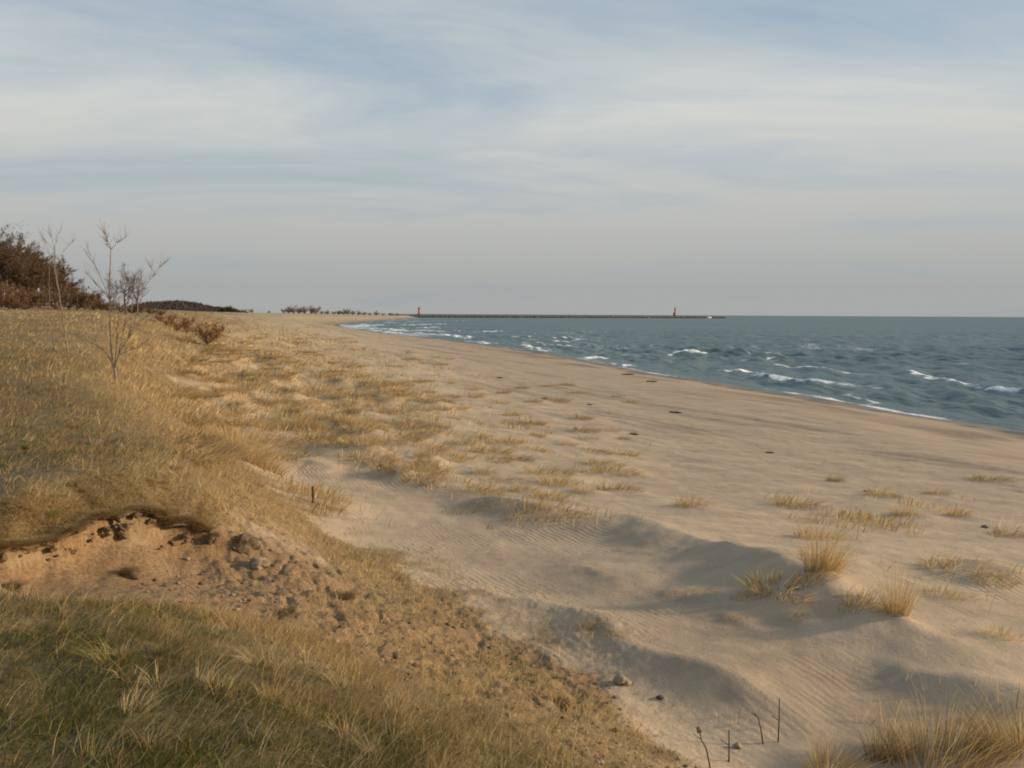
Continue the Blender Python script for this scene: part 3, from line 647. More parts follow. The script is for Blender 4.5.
# ragged overhanging turf edge of the scarp
def turf_edge():
    seg = SCARP[1:]-SCARP[:-1]; ln = np.hypot(*seg.T); cum = np.concatenate([[0], np.cumsum(ln)]); n_ = 260; m_ = 7
    a = np.linspace(.5, cum[-1]-.35, n_); x = np.interp(a, cum, SCARP[:, 0]); y = np.interp(a, cum, SCARP[:, 1])
    for _ in range(4): x[1:-1] = (x[:-2]+x[1:-1]*2+x[2:])/4; y[1:-1] = (y[:-2]+y[1:-1]*2+y[2:])/4
    x -= .10*fbm(x*2.2, y*2.2, 3, 5); y -= .16*fbm(x*2+9, y*2, 3, 6)
    tx, ty = np.gradient(x), np.gradient(y); L = np.hypot(tx, ty); nx, ny = -ty/L, tx/L            # away from the hollow
    out = .02+.10*np.clip(fbm(a*3.1, a*0+3, 4, 301)+.2, 0, 1); end = np.minimum(sstep(0, .5, a-.5), 1-sstep(cum[-1]-.9, cum[-1]-.35, a)); out = out*end
    zl = Zfull(x+nx*.10, y+ny*.10)[0]; V = []; droop = .03+.05*np.clip(fbm(a*3.3, a*0+7, 3, 303)+.2, 0, 1)
    prof = [(.10, -.01, 0), (.05, .006, 0), (0, .01, .3), (-.55, -.10, 1), (-1.0, -.9, 1), (-.55, -1.25, 1), (.10, -1.1, 0)]
    for j, (u, v, q) in enumerate(prof):
        if j < 2: px_, py_ = x+nx*u, y+ny*u; zz = Zfull(px_, py_)[0]+v
        else:
            uu = u*out*(1+.25*fbm(a*9, a*0+j, 2, 305+j)) if j < 6 else .08+0*a; px_, py_ = x+nx*uu, y+ny*uu; zz = zl+v*droop*(1 if j > 2 else .2)+.012*fbm(a*12, a*0+j, 2, 311+j)
        V.append(np.stack([px_, py_, zz], 1))
    V = np.concatenate(V); Qd = [(j*n_+i, j*n_+i+1, (j+1)*n_+i+1, (j+1)*n_+i) for j in range(m_-1) for i in range(n_-1)]
    Qd = [q[::-1] for q in Qd]
    me = np_mesh('turf_edge', V, Qd, smooth=True); o = link('turf_edge', me, plain('root matted soil', (.23, .16, .085), (.10, .068, .038), 34, .95, 1.0))
    tag(o, 'ragged overhanging turf edge above the eroded sandy hollow', 'turf edge')
    rgs = random.Random(6); bmV = []; bmT = []
    import bmesh
    bm = bmesh.new(); bmesh.ops.create_icosphere(bm, subdivisions=2, radius=1); iv = np.array([v.co[:] for v in bm.verts]); it = np.array([[v.index for v in f.verts] for f in bm.faces]); bm.free()
    cl_ = [rgs.randint(20, n_-20) for _ in range(9)]
    for c in range(85):
        i_ = min(n_-9, max(6, int(rgs.gauss(rgs.choice(cl_), 7)))) if rgs.random() < .8 else rgs.randint(6, n_-9)
        if end[i_] < .5: continue
        sz_ = .010+.05*rgs.random()**2.2; p_ = np.array([x[i_], y[i_], zl[i_]])+np.array([nx[i_], ny[i_], 0])*(-out[i_]*rgs.uniform(.1, 1.0)-rgs.uniform(0, .05))+np.array([0, 0, -.01-.22*rgs.random()**1.5])
        sz_ *= .75; f_ = 1+.6*vn(iv[:, 0]*1.6+c*3.1, iv[:, 1]*1.6+iv[:, 2]*1.3, 5)+.25*vn(iv[:, 0]*4+c, iv[:, 1]*4+iv[:, 2]*4, 6)
        bmT.append(it+len(bmV)*len(iv)); bmV.append(iv*f_[:, None]*sz_*np.array([1.2, .9, .75])+p_)
    nV = len(V); me = np_mesh('turf_edge', np.vstack([V]+bmV), Qd, np.vstack(bmT)+nV, smooth=True); me.materials.append(o.data.materials[0]); o.data = me; me.polygons.foreach_set('use_smooth', np.zeros(len(me.polygons), bool))
    # straw growing on and hanging over it
    k = 42000; i = R.integers(0, n_, k); u = R.normal(-.15, .4, k).clip(-1, .6); uu = np.where(u < 0, u*out[i], u)
    bx = x[i]+nx[i]*uu; by = y[i]+ny[i]*uu; bz = np.where(u < 0, zl[i]-.5*droop[i]*np.abs(u)**2, Zfull(bx, by)[0]); on = end[i] > .15
    ang = R.normal(-1.3, .9, k); ll = R.uniform(.4, 3.5, k)
    me = blade_mesh('edge_grass', np.stack([bx, by, bz], 1)[on], R.uniform(.015, .075, k)[on], np.full(k, .0045)[on], np.stack([np.cos(ang)*ll, np.sin(ang)*ll], 1)[on], R.uniform(.3, 1, k)[on], palette(np.vstack([BROWN, STRAW[:3]*.8]), k)[on])
    tag(link('edge_grass', me, MB), 'dry grass fringe hanging from the turf edge of the hollow', 'grass', kind='stuff')
turf_edge()

# longer straw stalks standing out of the near turf
def straw(name, spots, lab):
    pass
near = [(275, 700, 26, 40, 90, 'bleached straw clump standing out of the green turf at the bottom left', .25),
        (300, 715, 16, 30, 60, 'small rust tinted straw clump just right of the bleached one', .4),
        (445, 515, 0, 0, 0, '', 0)]
for px, py, hp, wp, nb, lab, ln in near[:2]:
    g = ground(px, py); s = g[1]/F
    a = list(tuft_mesh('straw_clump', hp*s*1.2, wp*s, nb*2, ln, 0)); b = a[0]; zz = Zfull(b[:, 0]+g[0], b[:, 1]+g[1])[0]; b[:, 2] = zz-zz.min(); a[2] = a[2]*.5
    o = link('straw_clump', blade_mesh('straw_clump', *a), MB); o.location = (g[0], g[1], zz.min()); tag(o, lab, 'grass tuft')
X, Y, r = sample(5200, -42, 14, 2.6, 16); _, at = field(X, Y); kp = at[:, 0] > .75
X, Y, r = X[kp], Y[kp], r[kp]; Z = Zfull(X, Y)[0]; k = len(X)
ang = R.normal(.5, .5, k); ll = R.uniform(.3, 2.2, k)
me = blade_mesh('straw_stalks', np.stack([X, Y, Z], 1), R.uniform(.05, .16, k), .0024*np.clip(r/3.6, 1, 3), np.stack([np.cos(ang)*ll, np.sin(ang)*ll], 1), R.uniform(.3, 1, k), palette(np.vstack([STRAW, PALE]), k))
cx, cy, _ = sample(230, -42, 16, 2.7, 15); _, ca = field(cx, cy); kc = ca[:, 0] > .7; cx, cy = cx[kc], cy[kc]
nb_ = R.integers(25, 80, len(cx)); ii = np.repeat(np.arange(len(cx)), nb_); k = len(ii); rad = R.uniform(.02, .07, len(cx))[ii]; a_ = R.uniform(0, 2*PI, k); q = np.sqrt(R.random(k))
tx_, ty_ = cx[ii]+np.cos(a_)*q*rad, cy[ii]+np.sin(a_)*q*rad; tz_ = Zfull(tx_, ty_)[0]; dr = R.normal(.3, 1.2, len(cx))[ii]; dl = R.uniform(.2, 1.6, len(cx))[ii]; rr_ = np.hypot(tx_, ty_)
tint = R.uniform(.55, 1.05, len(cx))[ii][:, None]*np.where(R.random(len(cx))[ii][:, None] < .3, np.array([[.62, .72, .45]]), 1)
me2 = blade_mesh('tussock_grass', np.stack([tx_, ty_, tz_], 1), R.uniform(.04, .13, k), .0027*np.clip(rr_/4, 1, 3), np.stack([np.cos(dr)*dl+np.cos(a_)*q*1.0+R.normal(0, .25, k), np.sin(dr)*dl+np.sin(a_)*q*1.0+R.normal(0, .25, k)], 1), R.uniform(.3, 1, k), palette(np.vstack([STRAW, PALE]), k)*tint)
tag(link('tussock_grass', me2, MB), 'small bent straw tussocks standing out of the near turf', 'grass', kind='stuff')
tag(link('straw_stalks', me, MB), 'long bleached straws leaning over the near turf', 'grass', kind='stuff')

# ------------------------------------------------------------------ tubes, stalks, trees
class Tubes:
    def __init__(s): s.V = []; s.Q = []; s.T = []; s.n = 0
    def add(s, pts, rad, k=6):
        pts = [Vector(p) for p in pts]; m = len(pts); rings = []
        for i, p in enumerate(pts):
            d = (pts[min(i+1, m-1)]-pts[max(i-1, 0)]).normalized()
            a = d.orthogonal().normalized() if i == 0 else (prev-d*prev.dot(d)).normalized()
            prev = a; b = d.cross(a)
            for j in range(k):
                t = 2*PI*j/k; s.V.append(p+(a*math.cos(t)+b*math.sin(t))*rad[i])
        for i in range(m-1):
            for j in range(k):
                o = s.n+i*k; s.Q.append((o+j, o+(j+1) % k, o+k+(j+1) % k, o+k+j))
        for e, o in ((0, s.n), (1, s.n+(m-1)*k)):
            for j in range(1, k-1): s.T.append((o, o+j, o+j+1) if e else (o, o+j+1, o+j))
        s.n += m*k
    def build(s, name, mat, parent=None):
        me = np_mesh(name, np.array([tuple(v) for v in s.V]), s.Q, s.T, smooth=True); return link(name, me, mat, parent)

def grow(tb, p, d, L, r, lev, rg, tips, spread=.6, up=.25):
    seg = 4; ptsl = [p.copy()]; rr = [r]; q = p.copy(); dd = d.copy()
    for i in range(seg):
        dd = (dd+Vector((rg.gauss(0, .12), rg.gauss(0, .12), rg.gauss(0, .08)+up*.12))).normalized(); q = q+dd*L/seg
        ptsl.append(q.copy()); rr.append(r*(1-.62*(i+1)/seg))
    tb.add(ptsl, rr, 5 if lev > 1 else 4)
    tips.append((ptsl, lev))
    if lev <= 0: return
    for c in range(rg.randint(3, 4)):
        i = rg.randint(1, seg); dn_ = (dd+Vector((rg.gauss(0, spread), rg.gauss(0, spread), rg.gauss(.15, spread*.6)))).normalized()
        grow(tb, ptsl[i], dn_, L*rg.uniform(.5, .75), max(rr[i]*.62, .002), lev-1, rg, tips, spread, up)

# the two saplings: limbs follow the outlines of the photograph at the depth of the tree
def sapling(base_px, base_py, stems, lab, seed, yspread=.25, nt=3):
    g = ground(base_px, base_py); rg = random.Random(seed); s = g[1]/F
    root = empty('sapling', tuple(g)); tr = Tubes(); cr = Tubes()
    for path, r0, r1, trunk in stems:
        n_ = len(path); yo = rg.uniform(-yspread, yspread) if not trunk else 0
        pl = [];
        for i, (px, py) in enumerate(path):
            dep = (i/(n_-1))*yo if n_ > 1 else 0
            pl.append(Vector(((px-base_px)*s, dep+rg.gauss(0, .012), (base_py-py)*s-(.06 if i == 0 and trunk else 0))))
        # refine
        pf = []
        for a, b in zip(pl[:-1], pl[1:]):
            for j in range(4): pf.append(a.lerp(b, j/4)+Vector((rg.gauss(0, .006), rg.gauss(0, .006), 0))*(1 if j else 0))
        pf.append(pl[-1]); m = len(pf); rr = [(r0+(r1-r0)*i/(m-1))*(.6 if base_px > 100 else .5) for i in range(m)]
        (tr if trunk else cr).add(pf, rr, 7 if trunk else 5)
        if not trunk or m > 10:
            for k_ in range((nt+m//3)*3):                                   # twigs
                i = rg.randint(m//3, m-1); dd = (pf[min(i, m-2)+1]-pf[min(i, m-2)]).normalized()
                dv = (dd+Vector((rg.gauss(0, .7), rg.gauss(0, .5), rg.uniform(.1, .7)))).normalized()
                L = rg.uniform(.10, .32); p = pf[i]
                cr.add([p, p+dv*L*.5, p+dv*L+Vector((0, 0, L*.12))], [max(rr[i]*.4, .003), .0026, .0016], 4)
    tr.build('trunk', M_bark, root); cr.build('crown', M_bark, root)
    tag(root, lab, 'tree'); return root
sapling(116, 383, [
    ([(116, 384), (115, 370), (113, 360)], .055, .045, True),
    ([(113, 360), (112, 335), (112, 300), (113, 275), (115, 250)], .030, .016, True),
    ([(115, 250), (109, 245), (107, 240)], .013, .005, False), ([(115, 250), (120, 243), (127, 238)], .013, .005, False), ([(115, 250), (112, 240), (110, 234)], .012, .005, False),
    ([(112, 300), (104, 290), (95, 281), (88, 273)], .015, .006, False), ([(112, 300), (102, 275), (94, 262), (88, 250)], .015, .005, False),
    ([(114, 365), (106, 351), (96, 345), (83, 340)], .028, .010, False), ([(115, 368), (122, 350), (130, 338), (136, 325), (141, 305)], .032, .014, False),
    ([(141, 305), (144, 292), (151, 280), (157, 275)], .014, .005, False), ([(157, 275), (160, 268), (164, 263)], .009, .004, False), ([(157, 275), (154, 266)], .008, .004, False), ([(141, 305), (146, 295), (145, 275)], .011, .005, False),
    ([(130, 338), (133, 320), (134, 300), (132, 285)], .017, .008, False), ([(120, 355), (132, 349), (142, 347), (151, 340)], .018, .006, False),
    ([(115, 366), (118, 345), (120, 325), (122, 305)], .018, .007, False), ([(113, 352), (106, 335), (100, 320)], .014, .006, False), ([(117, 362), (125, 335), (128, 318), (128, 300)], .016, .007, False),
    ([(130, 338), (142, 322), (155, 313)], .013, .005, False)],
    'bare pale sapling with many forked stems on the grassy slope, nearer of the two', 3)
sapling(68, 353, [
    ([(68, 354), (65, 330), (61, 300), (57, 270), (58, 250)], .045, .020, True),
    ([(68, 353), (66, 325), (64, 300), (62, 275), (61, 256)], .028, .010, False), ([(54, 354), (53, 330), (52, 300), (53, 268)], .026, .010, False),
    ([(58, 252), (52, 245), (45, 240), (41, 231)], .014, .005, False), ([(58, 252), (56, 240), (54, 232)], .012, .005, False), ([(58, 252), (60, 240), (65, 229)], .014, .005, False), ([(60, 260), (67, 250), (73, 242)], .012, .005, False),
    ([(58, 270), (53, 256), (49, 243)], .012, .005, False), ([(66, 335), (58, 325), (50, 318)], .012, .005, False)],
    'taller slender bare sapling left of the forked one, with a twig fan on top', 8, .3, 1)

# bare woodland trees: trunk + crown of limbs, twigs and withered leaves
def wood_proto(seed, H, leafcol, leafsize, nleaf, lev=3, spread=.55, shrub=False):
    rg = random.Random(seed); tb = Tubes(); tr = Tubes(); tips = []
    if not shrub:
        tr.add([(0, 0, -.3), (rg.gauss(0, .05), 0, H*.2), (rg.gauss(0, .12), rg.gauss(0, .1), H*.42)], [.028*H, .02*H, .014*H], 7)
        st = Vector(tr.V[-4])
        for i in range(5): grow(tb, Vector((0, 0, H*rg.uniform(.15, .42))), Vector((rg.gauss(0, .8), rg.gauss(0, .8), 1)).normalized(), H*.34, .009*H, lev, rg, tips, spread)
    else:
        tr.add([(0, 0, -.1), (.02, 0, H*.12), (.03, .02, H*.2)], [.03*H, .025*H, .015*H], 6)
        for i in range(9): grow(tb, Vector((0, 0, H*.08)), Vector((rg.gauss(0, .9), rg.gauss(0, .9), .9)).normalized(), H*.42, .009*H, lev-1, rg, tips, spread)
    # leaves
    P_ = [l for l in tips if l[1] <= 1]; base = []
    for i in range(nleaf):
        l = rg.choice(P_)[0]; a = rg.randint(0, len(l)-2); f = rg.random(); base.append(tuple(l[a].lerp(l[a+1], f)))
    B = np.array(base)+R.normal(0, leafsize*.6, (nleaf, 3)); k = nleaf
    ang = R.uniform(0, 2*PI, k); ll = R.uniform(.2, 2.5, k)
    V, Qd, T, C = blades(B, np.full(k, leafsize)*R.uniform(.6, 1.6, k), np.full(k, leafsize*.42), np.stack([np.cos(ang)*ll, np.sin(ang)*ll], 1), np.full(k, .3), palette(leafcol, k, .22))
    nb = len(V); V2 = np.array([tuple(v) for v in tb.V]); bc = np.tile(np.array([[.10, .07, .05]]), (len(V2), 1))
    me = np_mesh('crown', np.vstack([V, V2]), np.vstack([Qd, np.array(tb.Q)+nb]), np.vstack([T, np.array(tb.T)+nb]), colors={'col': np.vstack([C, bc])})
    me.materials.append(ML)
    mt = np_mesh('trunk', np.array([tuple(v) for v in tr.V]), tr.Q, tr.T, smooth=True); mt.materials.append(M_darkbark)
    return mt, me
RUST = np.array([[.15, .088, .042], [.125, .078, .04], [.18, .105, .048], [.10, .068, .04]])
HEDGE = np.array([[.17, .10, .048], [.14, .085, .042], [.20, .12, .055]])
GREYB = np.array([[.13, .10, .08], [.11, .085, .07], [.16, .12, .09]])
RED = np.array([[.27, .125, .055], [.21, .10, .045], [.32, .17, .07]])
OLIVE = np.array([[.09, .09, .05], [.11, .10, .06]])
def place_tree(pr, x, y, s, name, lab, cat, group=None, sink=.1, rz=None):
    z = zat(x, y); o = empty(name, (x, y, z-sink), random.uniform(0, 6.28) if rz is None else rz); o.scale = (s, s, s)
    for nm, me in (('trunk', pr[0]), ('crown', pr[1])):
        c = bpy.data.objects.new(nm, me); col.objects.link(c); c.parent = o
    tag(o, lab, cat, group); return o
rust = [wood_proto(30+i, 8, RUST, .13, 8500) for i in range(4)]
grey = [wood_proto(40+i, 8, GREYB, .13, 1500) for i in range(2)]
hdg = [wood_proto(56+i, 2.5, HEDGE, .11, 1900, 3, .6, True) for i in range(3)]
shr = [wood_proto(50+i, 2.5, RED, .12, 1100, 3, .6, True) for i in range(3)]
def wx(px, d): return (px-512)/F*d
rw = random.Random(4)
# (px, depth, scale)
row = [(-70,78,1.05),(-38,80,1.05),(-8,84,1.0),(8,84,.98),(24,92,.93),(34,100,.92),(46,108,.9),(56,118,.88),(66,135,.85),(-20,95,1.15),(2,98,1.12),(18,110,1.1),(30,120,1.1),(42,132,1.05),
       (-55,98,1.2),(52,146,1.05),(60,160,.95),(12,128,1.25),(-10,120,1.25),(26,140,1.2),(36,150,1.15),(-100,85,1.1),(-90,110,1.3)]
for i, (px, d, s) in enumerate(row):
    place_tree(rust[i % 4], wx(px, d), d, s*.92, 'bare_tree', 'rust brown late autumn tree in the dense wood on the left skyline', 'tree', 'trees of the dense wood on the left skyline')
for i, (px, d, s) in enumerate([(72, 128, .62), (4, 82, .95), (-40, 76, .8)]):
    place_tree(grey[i % 2], wx(px, d), d, s, 'bare_tree', ['grey bare tree with fine twigs at the right end of the dense wood', 'grey bare tree in front of the dense wood near the left edge', 'grey bare tree in front of the dense wood beyond the left edge'][i], 'tree')
for i, (px, d, s) in enumerate([(126, 80, .58), (138, 86, .52), (112, 90, .5)]):
    place_tree(grey[i % 2], wx(px, d), d, s, 'bare_tree', ['fine twigged small bare tree right behind the stems of the forked sapling', 'smallest bare tree behind the right limbs of the forked sapling', 'small bare tree behind the left limbs of the forked sapling'][i], 'tree')
sh = [(10,70,1.1),(26,74,1.1),(40,78,1.1),(-8,66,1.1),(58,84,1.15),(70,90,1.2),(78,88,1.3),(86,92,1.2),(94,96,.95),(102,100,.8),(112,95,.7),(122,96,.65),(132,98,.6),(142,98,.6),(152,100,.55),(162,104,.5)]
for i, (px, d, s) in enumerate(sh):
    place_tree(hdg[i % 3], wx(px, d), d, s*1.05, 'rusty_shrub', 'rusty brown shrub in the hedge like row along the top of the slope', 'shrub', 'rusty shrubs along the top of the slope')
for i, (px, py, s, lab) in enumerate([(207, 345, 1.0, 'round rusty shrub alone on the slope above the dune field, larger of the two'), (186, 334, .75, 'low rusty shrub on the slope just left of the round one')]):
    g = ground(px, py); place_tree(shr[i], g[0], g[1], s*g[1]/62, 'rusty_shrub', lab, 'shrub')

# far wooded hill
def hill(name, px0, px1, d, peaks, thick, mat):
    n1, n2 = 60, 16; V = []; Qd = []
    pk = sorted(peaks)
    for j in range(n2):
        t = j/(n2-1)
        for i in range(n1):
            px = px0+(px1-px0)*i/(n1-1); dd = d+(t-.5)*thick
            hh = np.interp(px, [p[0] for p in pk], [p[1] for p in pk])*math.sin(PI*t)**.6
            x = wx(px, d); hz = hh+.35*float(vn(np.array([x*.1]), np.array([dd*.1]), 3)[0])
            V.append((x, dd, 4.2+hz))
    for j in range(n2-1):
        for i in range(n1-1):
            a = j*n1+i; Qd.append((a, a+1, a+n1+1, a+n1))
    me = np_mesh(name, np.array(V), Qd, smooth=True); o = link(name, me, mat); tag(o, kind='structure'); return V
M_hill = plain('far brown hillside', (.085, .065, .05), (.12, .085, .055), .15)
V = hill('hills', 140, 236, 470, [(140, 4.5), (152, 6), (165, 6.6), (180, 6.8), (195, 6), (205, 4.6), (212, 3.6), (222, 3.4), (236, 2.2)], 60, M_hill)
Vn = np.array(V); pick = Vn[R.integers(0, len(Vn), 9000)]+R.normal(0, 1.0, (9000, 3))*np.array([1, 1.5, .15]); k = 9000
pick[:, 2] -= .2; ang = R.uniform(0, 6.28, k)
me = blade_mesh('far_wood', pick, R.uniform(.4, 1.7, k), R.uniform(.25, .6, k), np.stack([np.cos(ang)*.3, np.sin(ang)*.3], 1), np.full(k, .3), palette(np.array([[.075, .055, .05], [.10, .07, .055], [.06, .05, .045]]), k))
tag(link('far_wood', me, ML), 'dark leafless wood covering the low hill on the skyline', 'wood', kind='stuff')
# small trees and bushes far off on the skyline
farp = [wood_proto(60+i, 7, np.array([[.30, .26, .24], [.34, .30, .27], [.25, .22, .20]]), .55, 620, 2, .6, True) for i in range(3)]  # leaf colours lightened to paint in the haze of distance
olv = [wood_proto(70+i, 3, OLIVE, .5, 500, 2, .7, True) for i in range(2)]
for i, (px, s) in enumerate([(222, 1.0), (228, 1.25), (234, .9)]):
    place_tree(olv[i % 2], wx(px, 430), 430, s, 'far_bush', 'pale olive bush at the right foot of the dark wooded hill', 'bush', 'olive bushes at the foot of the wooded hill')
for i, (px, py) in enumerate([(160, 322), (168, 326), (176, 331), (172, 322)]):
    g = ground(px, py); place_tree(shr[i % 3], g[0], g[1], .35*g[1]/62, 'rusty_shrub', 'low rusty shrub in the thin line running down the slope edge right of the saplings', 'shrub', 'rusty shrubs in the line running down the slope edge')
for i, (px, d, s) in enumerate([(252,700,.5),(270,800,.35),(284,850,.7),(289,860,1.0),(294,870,1.1),(299,860,1.0),(305,880,1.15),(311,870,1.1),(316,860,1.2),(322,900,.6),(328,950,.7),(334,950,.6),(339,980,.8),(344,1000,.7),
                                 (348,980,1.1),(353,1000,.8),(358,1020,.8),(364,1050,.7),(370,1100,.6),(376,1150,.9),(383,1200,.6),(390,1250,.7),(397,1300,.6),(245,560,.4)]):
    place_tree(farp[i % 3], wx(px, d), d, s*1.45, 'far_tree', 'tiny hazy bare tree far off along the flat dune skyline', 'tree', 'tiny bare trees along the far dune skyline')

# ------------------------------------------------------------------ breakwater, lighthouses
def boxm(x0, x1, y0, y1, z0, z1):
    V = [(x, y, z) for z in (z0, z1) for y in (y0, y1) for x in (x0, x1)]
    return V, [(0, 2, 3, 1), (4, 5, 7, 6), (0, 1, 5, 4), (2, 6, 7, 3), (0, 4, 6, 2), (1, 3, 7, 5)]
def lathe(name, prof, k, mat, parent=None, loc=(0, 0, 0)):
    V = []; Qd = []
    for r_, z_ in prof:
        for j in range(k): V.append((r_*math.cos(2*PI*j/k), r_*math.sin(2*PI*j/k), z_))
    for i in range(len(prof)-1):
        for j in range(k): Qd.append((i*k+j, i*k+(j+1) % k, (i+1)*k+(j+1) % k, (i+1)*k+j))
    o = link(name, np_mesh(name, np.array(V), Qd), mat, parent); o.location = loc; return o
def breakwater():
    a = D(392, 319, 1390); b = D(722, 319, 1800)
    L = math.hypot(b[0]-a[0], b[1]-a[1]); ang = math.atan2(b[1]-a[1], b[0]-a[0])
    root = empty('breakwater', (a[0], a[1], 0), ang); rg = random.Random(2)
    V = []; Qd = []; nseg = 220
    for i in range(nseg+1):
        x = L*i/nseg; top = 4.5+.15*rg.random()
        for (yy, zz) in ((-3.2, .9), (-3.0, top), (3.0, top), (3.2, .9)): V.append((x, yy, zz))
        if i: o = (i-1)*4; Qd += [(o, o+4, o+5, o+1), (o+1, o+5, o+6, o+2), (o+2, o+6, o+7, o+3)]
    e = nseg*4; Qd += [(0, 1, 2, 3), (e+3, e+2, e+1, e)]
    link('cap_wall', np_mesh('cap_wall', np.array(V), Qd), M_pier, root)
    V = []; Qd = []
    for i in range(1500):                                          # rubble
        x = rg.uniform(-6, L+4); s = rg.uniform(.7, 1.6); y = rg.uniform(-6.5, -3.2) if rg.random() < .6 else rg.uniform(3.2, 6)
        z = 1.5-(abs(y)-3.2)*.5+rg.uniform(-.3, .3)
        bv, bq = boxm(-s, s, -s, s, -s*.7, s*.7); rz = rg.uniform(0, 3); rx = rg.uniform(-.5, .5)
        mm = Matrix.Rotation(rz, 3, 'Z') @ Matrix.Rotation(rx, 3, 'X'); n0 = len(V)
        V += [tuple(mm @ Vector(v)+Vector((x, y, z))) for v in bv]; Qd += [tuple(n0+q for q in f) for f in bq]
    link('rubble_slope', np_mesh('rubble_slope', np.array(V), Qd), M_pierlow, root)
    tag(root, 'long low grey breakwater running out across the horizon', 'pier')
    return a, b
bwA, bwB = breakwater()
def lighthouse(px, H, r0, house, lab):
    # foot of the tower on the breakwater line
    v = ray(px, 316); t = np.linspace(0, 1, 2000); X = bwA[0]+(bwB[0]-bwA[0])*t; Y = bwA[1]+(bwB[1]-bwA[1])*t
    i = np.argmin(abs(X/Y-v[0])); root = empty('lighthouse', (X[i], Y[i], 4.5))
    lathe('foundation', [(0, 0), (r0*2.1, 0), (r0*2.1, 1.0), (0, 1.0)], 16, M_pier, root)
    lathe('tower', [(r0, 1.0), (r0*.92, H*.3), (r0*.75, H*.74), (0, H*.74)], 20, M_red, root)
    lathe('gallery', [(r0*.7, H*.74), (r0*1.15, H*.76), (r0*1.15, H*.78), (0, H*.78)], 20, M_dark, root)
    lathe('lantern_room', [(r0*.55, H*.78), (r0*.55, H*.89), (0, H*.89)], 10, M_dark, root)
    lathe('roof', [(r0*.7, H*.89), (r0*.4, H*.95), (.12, H*.985), (.1, H*1.04), (0, H*1.04)], 10, M_red, root)
    tb = Tubes()
    for j in range(16):
        c, s = math.cos(2*PI*j/16)*r0*1.12, math.sin(2*PI*j/16)*r0*1.12; c2, s2 = math.cos(2*PI*(j+1)/16)*r0*1.12, math.sin(2*PI*(j+1)/16)*r0*1.12
        tb.add([(c, s, H*.775), (c, s, H*.775+1.1)], [.05, .05], 4); tb.add([(c, s, H*.775+1.1), (c2, s2, H*.775+1.1)], [.05, .05], 4)
    tb.build('railing', M_dark, root)
    for z_ in (H*.3, H*.5):
        rr_ = r0*(.92-.17*(z_-H*.3)/(H*.44))
        bv, bq = boxm(-.35, .35, -rr_-.06, -rr_+.3, z_, z_+1.2); link('window', np_mesh('window', np.array(bv), bq), M_dark, root)
    if house:
        bv, bq = boxm(-r0*2.0, -r0*.2, -r0*1.7, r0*1.2, 1.0, 4.6); h = link('base_house', np_mesh('base_house', np.array(bv), bq), M_red, root)
        hv = [(-r0*2.2, -r0*1.9, 4.6), (-r0*.1, -r0*1.9, 4.6), (-r0*.1, r0*1.4, 4.6), (-r0*2.2, r0*1.4, 4.6), (-r0*1.6, -r0*.3, 6.2), (-r0*.7, -r0*.3, 6.2)]
        link('roof', np_mesh('roof', np.array(hv), [(0, 1, 5, 4), (2, 3, 4, 5)], [(1, 2, 5), (3, 0, 4), ]), M_dark, h)
    tag(root, lab, 'lighthouse')
lighthouse(675, 16.5, 1.6, True, 'slender red lighthouse with a small base house near the right end of the breakwater')
lighthouse(419, 12.0, 1.6, False, 'short stout red lighthouse at the left, landward part of the breakwater')
# small white boat in front of the breakwater end
def boat():
    g = D(709, 319, 1735); root = empty('white_boat', (g[0], g[1], 0), .3)
    V = []; Qd = []; n_ = 10
    for i in range(n_):
        t = i/(n_-1); x = -5+10*t; b = 1.7*(1-max(0, (t-.55)/.45)**2)+.02; sh_ = 1.9+.7*t
        for (yy, zz) in ((-b, sh_), (-b*.8, .2), (0, -.5), (b*.8, .2), (b, sh_)): V.append((x, yy, zz))
        if i:
            o = (i-1)*5
            for j in range(4): Qd.append((o+j, o+j+1, o+5+j+1, o+5+j))
            Qd.append((o+4, o, o+5, o+9))
    Tt = [(0, 4, 3), (0, 3, 1), (1, 3, 2)]
    link('hull', np_mesh('hull', np.array(V), Qd, Tt), M_white, root)
    bv, bq = boxm(-2.5, 1.5, -1.1, 1.1, 2.2, 4.0); bv = [(x*(1 if z < 3 else .8), y*(1 if z < 3 else .85), z) for x, y, z in bv]
    c = link('cabin', np_mesh('cabin', np.array(bv), bq), M_white, root)
    bv, bq = boxm(-1.9, .9, -1.14, 1.14, 2.9, 3.5); link('window', np_mesh('window', np.array(bv), bq), M_dark, c)
    tag(root, 'tiny white boat in front of the right end of the breakwater', 'boat')
boat()
# light beacon on the tip
def beacon():
    root = empty('beacon', (bwB[0]-4, bwB[1]-1, 4.5))
    lathe('mast', [(.5, 0), (.4, 4.5), (0, 4.5)], 10, M_white, root); lathe('lamp', [(.7, 4.5), (.7, 5.4), (.1, 6), (0, 6)], 10, M_white, root)
    tag(root, 'tiny pale beacon post on the outer tip of the breakwater', 'beacon')
beacon()

